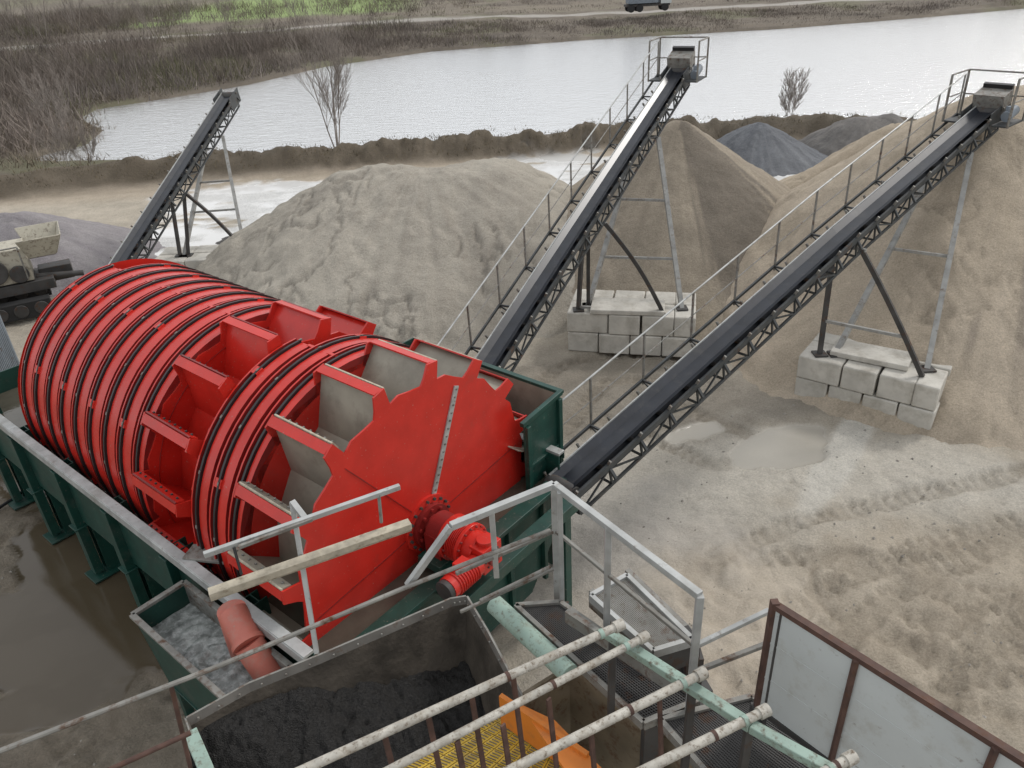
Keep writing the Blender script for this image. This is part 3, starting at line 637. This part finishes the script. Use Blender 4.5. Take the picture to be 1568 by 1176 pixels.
for j in range(ny_):
    for i in range(nx_): k=j*(nx_+1)+i; fs.append((k,k+1,k+nx_+2,k+nx_+1))
wb=MB(); wb.add(vs,fs,'foam_water'); wb.build('overflow_water',parent=root)
# drive
dv=MB()
dv.box((.36,0,2.6),(.30,.56,.38),'red_dark'); dv.cyl((.22,0,AX),(.50,0,AX),.28,'red_dark',28)
dv.cyl((.50,0,AX),(.60,0,AX),.34,'red_paint',32); dv.cyl((.60,0,AX),(.82,0,AX),.28,'red_paint',32); dv.cyl((.82,0,AX),(.88,0,AX),.33,'red_paint',32); dv.cyl((.88,0,AX),(1.06,.0,AX),.25,'red_paint',28)
for k in range(16):
    t_=2*math.pi*k/16
    dv.cyl(P3(.48,.305,t_),P3(.64,.305,t_),.02,'red_dark',6); dv.cyl(P3(.80,.30,t_),P3(.91,.30,t_),.018,'red_dark',6)
for k in range(6): dv.cyl((.63+.03*k,0,AX),(.642+.03*k,0,AX),.31,'red_paint',28)
dv.box((1.14,0,AX),(.26,.38,.40),'red_paint'); dv.cyl((1.14,0,AX+.1),(1.14,.0,AX+.27),.12,'red_paint',20)
dv.cyl((1.14,-.2,AX-.05),(1.14,-.78,AX-.05),.16,'red_paint',24)
for k in range(9): dv.cyl((1.14,-.30-.045*k,AX-.05),(1.14,-.315-.045*k,AX-.05),.18,'red_paint',24)
dv.cyl((1.14,-.78,AX-.05),(1.14,-.86,AX-.05),.15,'steel_dark',20); dv.box((1.14,-.48,AX+.15),(.16,.2,.12),'red_paint')
dv.cyl((1.26,0,AX),(1.32,0,AX),.11,'red_dark',16)
for k in range(8):
    t_=2*math.pi*k/8; dv.cyl(P3(1.26,.15,t_),P3(1.285,.15,t_),.018,'steel_dark',6)
dv.build('drive_motor',parent=root,bevel=.01)
pp=MB(); pa=W(356,938,2.7); mid=W(380,985,2.5); pb=W(425,1050,1.95)
inv=(Matrix.Translation((-1.36,8.91,0))@Matrix.Rotation(MROT,4,'Z')).inverted()
a=inv@pa; b_=inv@mid; c=inv@pb
pp.cyl(a,b_,.19,'pink_pipe',28); pp.cyl(b_,c,.19,'pink_pipe',28); pp.cyl(b_-(b_-a).normalized()*.03,b_+(b_-a).normalized()*.03,.21,'pink_pipe',28); pp.cyl(c,c-(b_-c).normalized()*-.06,.235,'pink_pipe',28)
pp.cyl(a+Vector((0,0,.05)),a+Vector((0,0,-.75)),.185,'pink_pipe',28)
pp.build('outlet_pipe',parent=root)
# ------------------------------------------------------------------ foreground walkways and rails
def Zt(p,z): return Vector((p.x,p.y,z))
ra=MB(); zr=6.2; zp=5.0
c1=W(848,742,zr); c2=W(1072,912,zr); c0=W(690,806,zr); 
ra.beam(c1,c2,.055,.055,'galv'); ra.beam(c1,c0,.055,.055,'galv')
ra.beam(Zt(c1,5.72),Zt(c2,5.72),.03,.03,'galv_dirty'); ra.beam(Zt(c1,5.72),Zt(c0,5.72),.03,.03,'galv_dirty'); ra.beam(Zt(c1,5.3),Zt(c0,5.3),.025,.025,'galv_dirty')
for t_ in(0,.42,1): p=c1.lerp(c2,t_); ra.beam(Zt(p,zp-.1),p,.05,.05,'galv')
ra.beam(Zt(c1,zp-.1)+Vector((.04,-.1,0)),c1+Vector((.04,-.1,0)),.04,.04,'galv')
p=c1.lerp(c0,.62); ra.beam(Zt(p,5.5),p,.045,.045,'galv')
ra.beam(c0,W(624,897,5.75),.05,.05,'galv')
ra.beam(Zt(c2,5.72),W(1178,935,5.9),.035,.035,'galv'); ra.beam(Zt(c2,5.45),W(1176,985,5.6),.035,.035,'galv_dirty')
ra.build('platform_railing',bevel=.004)
ra=MB()
q=[W(-60,1174,5.8),W(0,1150,5.8),W(335,1020,5.8),W(620,900,5.8),W(842,812,5.8)]
ra.pipe(q,.018,'galv_dirty',8)
ra.cyl(W(165,1180,5.55),W(292,1122,5.55),.018,'rust_steel'); ra.cyl(W(262,1050,5.78),W(292,1176,5.0),.016,'rust_steel'); 
ra.cyl(W(735,920,5.35),W(842,868,5.35),.016,'galv_dirty')
ra.build('guard_rail')
ra=MB()
a=W(312,850,6.1); b_=W(612,745,6.1); ra.beam(a,b_,.04,.045,'galv'); ra.beam(W(365,838,6.1),W(478,795,6.1),.03,.03,'galv_dirty')
pt=W(447,768,6.15); ra.beam(pt,W(485,1000,4.9),.04,.04,'galv'); ra.beam(W(447,768,6.15),W(470,798,6.05),.05,.04,'galv')
ra.cyl(W(358,838,6.1),W(370,880,5.9),.012,'black_rubber_and_shade',6); ra.beam(W(580,757,6.1),W(584,800,5.8),.025,.025,'galv_dirty')
ra.build('guard_rail',bevel=.003)
wd=MB(); wd.beam(W(320,910,5.72),W(628,802,5.72),.09,.06,'wood'); wd.beam(W(322,917,5.66),W(629,809,5.66),.03,.04,'wood'); wd.build('wooden_plank',bevel=.004)
ra=MB()
for (x1,y1,x2,y2,r_,z) in [(440,1190,950,957,.029,6.05),(575,1190,988,975,.026,6.0),(760,1190,1076,1031,.029,6.0),(955,1195,1172,1088,.029,5.95),(1240,1195,1304,1160,.029,5.95)]:
    a=W(x1,y1,z); b_=W(x2,y2,z); ra.cyl(a,b_,r_,'pipe_pale',14); d=(b_-a).normalized()
    ra.cyl(b_-d*.05,b_+d*.02,r_*1.35,'pipe_pale',12); ra.cyl(b_-d*.17,b_-d*.14,r_*1.2,'pale_green',12)
    c=a.lerp(b_,.62); ra.cyl(c-d*.012,c+d*.012,r_*1.12,'rust_steel',12)
for (x,y,l) in [(588,1124,.9),(655,1093,1.),(722,1065,1.1),(786,1038,1.2),(840,1070,.9),(770,1110,1),(700,1135,.9),(905,1120,.9),(1010,1070,.9)]:
    p=W(x,y,5.98); ra.beam(p,p-Vector((-.05,.05,l)),.035,.014,'rust_steel')
ra.build('pipe_railing')
gb=MB()
gb.cyl(W(757,925,5.0),W(872,1032,5.0),.085,'pale_green',20); 
gb.beam(W(928,968,5.9),W(1150,1112,5.9),.07,.06,'pale_green'); gb.beam(W(1150,1112,5.9),W(1290,1190,5.9),.07,.06,'pale_green')
gb.beam(W(293,1125,5.0),W(325,1200,5.0),.10,.10,'pale_green')
for x,y in [(938,975),(1060,1055),(1148,1110)]:
    p=W(x,y,5.86); gb.beam(p,p-Vector((0,0,.9)),.05,.05,'steel_dark')
gb.build('steel_beam',bevel=.006)
def grating(mb,P,n,m_,mat,z0=.03,wb=.008,fm='galv_dirty'):
    P=[V(p) for p in P]
    for i in range(n+1):
        t_=i/n; mb.beam(P[0].lerp(P[1],t_),P[3].lerp(P[2],t_),wb,z0,mat)
    for i in range(m_+1):
        t_=i/m_; mb.beam(P[0].lerp(P[3],t_)+Vector((0,0,.002)),P[1].lerp(P[2],t_)+Vector((0,0,.002)),wb,z0*.6,mat)
    for i in range(4): mb.beam(P[i],P[(i+1)%4],.04,.08,fm)
wk=MB()
grating(wk,[W(790,930,zp),W(858,925,zp),W(1070,1075,zp),W(985,1110,zp)],22,60,'steel_dark')
grating(wk,[W(905,915,5.15),W(960,884,5.15),W(1060,982,5.15),W(1000,1000,5.15)],26,40,'galv_dirty',wb=.009,fm='galv')
grating(wk,[W(1010,1105,zp),W(1150,1070,zp),W(1330,1180,zp),W(1120,1230,zp)],40,55,'steel_dark')
wk.beam(W(868,942,zp+.2),W(1030,1050,zp+.2),.05,.12,'galv_dirty'); wk.beam(W(905,915,5.0),W(1000,1000,5.0),.05,.2,'galv_dirty'); wk.beam(W(960,884,5.0),W(1060,982,5.0),.05,.2,'galv_dirty')
wk.beam(W(985,1010,5.0),W(1062,985,5.0),.2,.22,'steel_dark')
for x,y in [(860,930),(1062,1000),(1160,1075),(1000,1100)]:
    p=W(x,y,4.9); wk.beam(p,Zt(p,0),.14,.14,'steel_dark')
for k in range(5):
    a=W(985+14*k,1015+26*k,4.85-.2*k); wk.beam(a,a+Vector((.42,.10,0)),.16,.03,'steel_dark',up=(0,0,1))
wk.build('steel_walkway')
# feed hopper
hp=MB(); zt=4.2; zb=2.9
top=[W(x,y,zt) for x,y in [(285,1100),(380,1047),(490,1003),(600,956),(690,917),(714,913)]]
top2=[W(x,y,zt) for x,y in [(714,913),(745,965),(790,1050),(860,1176)]]
inn=Vector((.25,-.55,0))
def wallstrip(tp,off):
    for i in range(len(tp)-1):
        a,b_=tp[i],tp[i+1]
        a2=Zt(a,zt-.08)+off*.05;b2=Zt(b_,zt-.08)+off*.05; a3=Zt(a,zb)+off;b3=Zt(b_,zb)+off
        hp.quad([a,b_,b2,a2],'liner_dry'); hp.quad([a2,b2,b3,a3],'wet_liner')
        o2=-off.normalized()*.02
        hp.quad([a+o2,b_+o2,Zt(b_,zb)+o2,Zt(a,zb)+o2],'liner_dry'); hp.quad([a,b_,b_+o2,a+o2],'galv_dirty')
        for k in range(3):
            p=a2.lerp(b2,(k+.5)/3)+Vector((0,0,.04)); hp.box(p,(.016,.016,.016),'galv_dirty')
wallstrip(top,inn); wallstrip(top2,Vector((-.35,-.1,0)))
l0=W(285,1100,zt); l1=W(330,1230,zt); wallstrip([l1,l0],Vector((.35,-.1,0)))
hp.build('feed_hopper')
n=150; P0=Zt(top[0],zb);P1=Zt(top[-1],zb)+Vector((.1,-.1,0));Q0=Vector((-2.6,1.5,zb));Q1=Vector((1.0,1.5,zb))
ii,jj=np.meshgrid(np.arange(n+1)/n,np.arange(n+1)/n)
GX=(P0.x+(P1.x-P0.x)*ii)*(1-jj)+(Q0.x+(Q1.x-Q0.x)*ii)*jj; GY=(P0.y+(P1.y-P0.y)*ii)*(1-jj)+1.5*jj
bank=np.maximum(0,1-jj*2.6)*(.45+.65*sm(.8,.15,ii))
GZ=zb+.20+.28*fbm(GX*1.5,GY*1.5,5,90)+.05*vn(GX*14,GY*14,91)+.04*vn(GX*30,GY*30,92)+bank*(.75+.4*(fbm(GX*2.5,GY*2.5,4,93)-.5))
GZ=np.minimum(GZ,4.05)
vs=list(zip(GX.ravel(),GY.ravel(),GZ.ravel())); fs=[]
for j in range(n):
    for i in range(n): k=j*(n+1)+i; fs.append((k,k+1,k+n+2,k+n+1))
gx=MB(); gx.add(vs,fs,'wet_grit'); gx.build('wet_sand')
bn=MB()
a,b_,c=W(872,1015,4.6),W(1065,1150,4.6),W(1130,1250,4.6)
bn.plate([a,b_,Zt(b_,3.2),Zt(a,3.2)],.03,'brown_wall'); bn.plate([b_,c,Zt(c,3.2),Zt(b_,3.2)],.03,'brown_wall')
bn.plate([a,W(800,1060,4.6),Zt(W(800,1060,4.6),3.2),Zt(a,3.2)],-.03,'brown_wall'); bn.beam(a,b_,.08,.05,'brown_wall')
bn.build('collecting_bin')
sc=MB(); zs=4.3
D=[W(560,1200,zs),W(770,1088,zs),W(880,1150,zs),W(850,1300,zs)]
sc.plate([D[0]-Vector((0,0,.05)),D[3]-Vector((0,0,.05)),D[2]-Vector((0,0,.05)),D[1]-Vector((0,0,.05))],-.04,'brown_wall')
for i in range(9):
    for j in range(9):
        u0,u1=i/9+.004,(i+1)/9-.004; v0,v1=j/9+.004,(j+1)/9-.004
        def uv(u,v): return D[0].lerp(D[1],u).lerp(D[3].lerp(D[2],u),v)
        sc.plate([uv(u0,v0),uv(u0,v1),uv(u1,v1),uv(u1,v0)],.04,'yellow_poly')
        for k in range(4): 
            s0=uv(u0+(u1-u0)*(k+.5)/4,v0+.015);s1=uv(u0+(u1-u0)*(k+.5)/4,v1-.015); sc.beam(s0+Vector((0,0,.003)),s1+Vector((0,0,.003)),.006,.012,'brown_wall')
sc.beam(W(768,1085,4.5),W(900,1176,4.5),.04,.35,'orange_paint'); sc.plate([W(795,1082,4.6),W(850,1108,4.6),W(930,1190,4.6),W(870,1190,4.6)],.04,'orange_paint')
sc.build('screen_deck')
# fence panel
fp=MB(); a=W(1186,926,6.2); b_=W(1640,1211,6.2); a0=Zt(a,5.2); b0=Zt(b_,5.2)
dirv=(b_-a).normalized(); nrm=Vector((dirv.y,-dirv.x,0))
fp.plate([a,b_,b0,a0],.012,'panel_white')
fp.beam(a,b_,.05,.04,'rust_steel'); fp.beam(a0,b0,.05,.05,'steel_dark'); 
L=(b_-a).length
for t_ in(.34,.80):
    p=a+dirv*(L*t_)+nrm*.03; fp.beam(Zt(p,5.2),p,.03,.03,'rust_steel')
for t_ in(.17,.57):
    p=a+dirv*(L*t_)+nrm*.002; fp.beam(Zt(p,5.2),p,.004,.004,'galv_dirty')
for zz in(5.87,5.54): fp.beam(Zt(a,zz)+nrm*.008,Zt(b_,zz)+nrm*.008,.012,.018,'panel_white')
fp.beam(Zt(a,5.0),a+Vector((0,0,.03)),.05,.05,'rust_steel'); fp.beam(Zt(a,5.0)+dirv*.06,a+dirv*.06,.03,.03,'steel_dark')
fp.beam(Zt(b0,0),b0,.1,.1,'steel_dark'); fp.beam(Zt(a0,0),a0,.08,.08,'steel_dark')
fp.build('metal_fence_panel')
# ------------------------------------------------------------------ left objects
mc=empty('mobile_crusher',(-17.3,24.2,0),.5)
b1=MB()
b1.box((0,0,1.0),(4.2,1.5,.35),'steel_dark')
for s in(-1,1):
    b1.box((0,s*.95,.4),(3.6,.42,.55),'tire')
    for k in range(6): b1.cyl((-1.5+k*.6,s*.95-.24,.4),(-1.5+k*.6,s*.95+.24,.4),.22,'steel_dark',14)
b1.box((.8,0,1.75),(1.5,1.3,1.1),'beige_paint'); b1.box((-.9,.0,1.6),(1.5,1.2,.8),'beige_paint')
b1.plate([(1.4,-.9,2.6),(2.7,-.9,2.6),(2.4,-.5,1.9),(1.6,-.5,1.9)],.04,'beige_paint'); b1.plate([(1.4,.9,2.6),(2.7,.9,2.6),(2.4,.5,1.9),(1.6,.5,1.9)],-.04,'beige_paint'); b1.plate([(2.7,-.9,2.6),(2.7,.9,2.6),(2.4,.5,1.9),(2.4,-.5,1.9)],.04,'beige_paint'); b1.plate([(1.6,-.5,1.9),(2.4,-.5,1.9),(2.4,.5,1.9),(1.6,.5,1.9)],.04,'steel_dark')
b1.cyl((.5,-.66,1.7),(.5,-.80,1.7),.42,'steel_dark',24); b1.cyl((1.2,-.66,1.5),(1.2,-.8,1.5),.28,'steel_dark',24)
b1.beam((-1.4,0,1.5),(-3.8,0,2.6),.6,.2,'steel_dark'); b1.box((-.9,-.62,1.6),(.8,.04,.4),'glass_dark'); b1.cyl((-.3,.3,2.0),(-.3,.3,2.7),.06,'rust_steel')
b1.beam((0,-.8,2.4),(1.4,-.8,2.4),.05,.05,'galv_dirty');b1.beam((0,-.8,1.3),(0,-.8,2.4),.05,.05,'galv_dirty'); b1.box((.1,0,2.35),(.9,.9,.25),'steel_dark')
b1.beam((1.4,-.8,1.3),(1.4,-.8,2.4),.05,.05,'galv_dirty'); b1.cyl((1.6,-.3,1.2),(3.0,-.3,1.0),.1,'steel_dark',10); b1.box((2.2,.2,1.1),(1.0,.6,.5),'steel_dark')
b1.build('body',parent=mc,bevel=.02)
ct=empty('storage_container',(-15.3,18.6,0),.35); b1=MB()
b1.box((0,0,1.15),(2.9,2.2,2.1),'container_grey')
for k in range(20):
    b1.box((-1.4+k*.147,-1.12,1.15),(.07,.05,1.9),'container_grey')
for k in range(15): b1.box((1.47,-1.03+k*.147,1.15),(.05,.07,1.9),'container_grey')
for k in range(20): b1.box((-1.4+k*.147,0,2.22),(.07,2.1,.04),'panel_white')
for x in(-1.45,1.45):
    for y in(-1.1,1.1): b1.box((x,y,1.15),(.12,.12,2.3),'container_grey')
for z in (.08,2.2): 
    b1.box((0,-1.1,z),(2.9,.1,.12),'container_grey'); b1.box((1.45,0,z),(.1,2.2,.12),'container_grey')
b1.build('shell',parent=ct,bevel=.01)
pv=MB(); pv.cyl((-13.5,15.3,1.2),(-11.6,15.0,1.0),.28,'container_grey',20); pv.cyl((-11.7,15.0,1.0),(-11.6,15.0,1.0),.36,'galv_dirty',20); pv.beam((-12.4,15.1,0),(-12.4,15.1,.9),.1,.1,'steel_dark'); pv.build('inlet_pipe')
hs=MB(); Q=bez([W(-20,790,.05),W(25,760,.05),W(60,735,.06),W(95,742,.05),W(140,700,.05)]); hs.pipe(Q,.035,'black_rubber_and_shade',8); hs.build('rubber_hose')
tp=W(990,16,1.4); dt=empty('dump_truck',(tp.x,tp.y,tp.z-.1),.05); b1=MB()
b1.box((0,0,.85),(6.2,1.9,.3),'steel_dark'); b1.box((2.5,0,1.9),(1.5,2.2,1.9),'panel_white'); b1.box((3.22,0,2.3),(.1,1.9,.7),'glass_dark'); b1.box((2.6,-1.11,2.3),(.8,.04,.6),'glass_dark')
b1.plate([(-3.1,-1.15,2.6),(1.5,-1.15,2.6),(1.3,-1.1,1.1),(-2.7,-1.1,1.1)],.06,'container_grey'); b1.plate([(-3.1,1.15,2.6),(1.5,1.15,2.6),(1.3,1.1,1.1),(-2.7,1.1,1.1)],-.06,'container_grey'); b1.box((1.45,0,1.9),(.08,2.3,1.6),'container_grey'); b1.box((-.7,0,1.5),(4.2,2.1,.8),'container_grey')
for x in(2.4,-1.2,-2.4):
    for s in(-1,1): b1.cyl((x,s*.8,.5),(x,s*1.1,.5),.5,'tire',18)
b1.build('body',parent=dt,bevel=.04)
# ------------------------------------------------------------------ vegetation
def tree(name,base,hgt,seed,stems=3,spread=.25,rad=1.0):
    rnd=random.Random(seed); mb=MB()
    def br(p,d,L,r,lv):
        n=3 if lv>0 else 2; cur=p; dd=d.copy()
        for k in range(n):
            nd=(dd+Vector((rnd.uniform(-.10,.10),rnd.uniform(-.10,.10),.08))).normalized(); q=cur+nd*(L/n)
            mb.cyl(cur,q,max(.006,r*(1-.4*k/n)),'bark',5,max(.005,r*(1-.4*(k+1)/n)))
            if lv>0:
                for j in range(rnd.choice([2,2,3])):
                    a=rnd.uniform(0,6.28); s=Vector((math.cos(a),math.sin(a),0)); cd_=(nd*1.0+s*rnd.uniform(.3,.65)).normalized()
                    br(q,cd_,L*rnd.uniform(.38,.55),r*.42,lv-1)
            cur=q; dd=nd
    for s in range(stems):
        a=s*6.28/stems+rnd.random(); d=Vector((math.cos(a)*spread,math.sin(a)*spread,1)).normalized()
        br(V(base)+Vector((math.cos(a)*.1,math.sin(a)*.1,0)),d,hgt*rnd.uniform(.8,1),.045*hgt/5*rad,3)
    return mb.build(name)
b0=W(515,222,.6); tree('bare_tree',(b0.x,b0.y,.3),4.4,3,4,.22)
b0=W(1208,178,.8); tree('bare_tree',(b0.x,b0.y,.2),2.0,5,4,.25,.7)
b0=W(100,250,.6); tree('bare_tree',(b0.x,b0.y,.2),2.2,8,4,.4,.8)
b0=W(135,245,.6); tree('bare_tree',(b0.x,b0.y,.2),1.6,9,4,.4,.8)
b0=W(90,210,.2); tree('bare_tree',(b0.x,b0.y,.0),3.0,12,3,.3)
for k,(x,y,hh) in enumerate([(235,60,6.5),(460,50,5),(350,48,4.5),(20,50,8),(70,70,7),(120,55,7.5),(180,48,5.5),(-20,90,7),(410,30,5),(290,40,5)]):
    b0=W(x,y,.5); tree('bare_tree',(b0.x,b0.y,.0),hh,15+k,3,.25)
def brush(name,bx,by,n,hfun,seed,accept,twn=26,wid=.05,cols=None,rad=1.0,lean=.28):
    rg=np.random.RandomState(seed); X=rg.uniform(bx[0],bx[1],n*8); Y=rg.uniform(by[0],by[1],n*8)
    k=accept(X,Y,rg); X,Y=X[k][:n],Y[k][:n]
    gh,_,_=ground_h_col(X,Y); n=len(X); hh=hfun(X,Y,rg)
    cols=np.array(cols); ci=np.clip((fbm(X*.09,Y*.09,3,33)*len(cols)*1.6-len(cols)*.3+rg.normal(0,.8,n)).astype(int),0,len(cols)-1); T=twn
    nt_=n*T
    bx_=np.repeat(X,T)+rg.normal(0,.35*rad,nt_); by_=np.repeat(Y,T)+rg.normal(0,.35*rad,nt_); bz_=np.repeat(gh,T)-.1
    h_=np.repeat(hh,T)*rg.uniform(.35,1.05,nt_); lx=rg.normal(0,lean,nt_)*h_; ly=rg.normal(0,lean,nt_)*h_
    an=rg.uniform(0,math.pi,nt_); wv=wid*rg.uniform(.5,1.5,nt_); dx=np.cos(an)*wv; dy=np.sin(an)*wv
    st=rg.uniform(.0,.6,nt_)*h_
    b0=np.stack([bx_+lx*st/h_-dx,by_+ly*st/h_-dy,bz_+st],-1); b1=np.stack([bx_+lx*st/h_+dx,by_+ly*st/h_+dy,bz_+st],-1); b2=np.stack([bx_+lx,by_+ly,bz_+h_],-1)
    co=np.stack([b0,b1,b2],1).reshape(-1,3); m_=nt_
    me=bpy.data.meshes.new(name); me.vertices.add(m_*3); me.vertices.foreach_set('co',co.ravel()); me.loops.add(m_*3); me.loops.foreach_set('vertex_index',np.arange(m_*3,dtype=np.int32))
    me.polygons.add(m_); me.polygons.foreach_set('loop_start',np.arange(0,m_*3,3,dtype=np.int32))
    try: me.polygons.foreach_set('loop_total',np.full(m_,3,dtype=np.int32))
    except Exception: pass
    me.update(calc_edges=True)
    c=np.repeat(cols[ci],T,0)*rg.uniform(.75,1.3,(nt_,1)); c=np.repeat(c,3,0); c=np.concatenate([c,np.ones((len(c),1))],1)
    a=me.attributes.new('Col','FLOAT_COLOR','POINT'); a.data.foreach_set('color',c.ravel()); me.materials.append(MATS['twigs'])
    o=bpy.data.objects.new(name,me); scn.collection.objects.link(o)
cx_=[p.x for p in crest]; cy_=[p.y for p in crest]; fx_=[p.x for p in farroad]; fy_=[p.y for p in farroad]
def acc_far(X,Y,rg):
    inl=inpoly(X,Y,lake); dl,_,_=pdist(X,Y,lake+[lake[0]]); rf,_,_=pdist(X,Y,farroad); cdn,_,_=pdist(X,Y,crest)
    beyond=(Y>np.interp(X,cx_,cy_)+2)&((cdn>9)|(X<-36))
    front=Y<np.interp(X,fx_,fy_)
    den=np.where(front,.95,np.where((X<-66),.7,.16))*sm(.22,.5,fbm(X*.12,Y*.12,3,8))
    return (~inl)&(dl>.8)&(rf>np.where(front,6.5,3))&beyond&(rg.uniform(0,1,len(X))<den)
def h_far(X,Y,rg):
    left=sm(5,-35,X)
    return rg.uniform(.5,1.3,len(X))*(.7+1.5*left)*(.5+.9*vn(X*.12,Y*.12,3))
BC=[(.23,.195,.17),(.17,.145,.125),(.20,.17,.145),(.145,.125,.11),(.185,.16,.145),(.135,.13,.08),(.215,.185,.145)]
brush('shrubs',(-120,120),(48,195),9000,h_far,1,acc_far,30,.035,BC,2.6,.4)
def acc_b(X,Y,rg):
    d,_,_=pdist(X,Y,crest); return d<1.0
brush('dry_grass',(-60,50),(35,75),2600,lambda X,Y,rg:rg.uniform(.10,.35,len(X)),2,acc_b,14,.02,[(.15,.125,.08),(.10,.085,.06),(.18,.145,.10)],.8)
def acc_l(X,Y,rg):
    inl=inpoly(X,Y,lake); cdn,_,_=pdist(X,Y,crest); return (~inl)&(Y>np.interp(X,cx_,cy_)+1)&((cdn>6)|(X<-34))
brush('dry_grass',(-75,-22),(40,75),2200,lambda X,Y,rg:rg.uniform(.3,.9,len(X)),4,acc_l,18,.03,[(.20,.17,.13),(.155,.13,.10),(.165,.135,.11)],1.4,.4)
print('done')
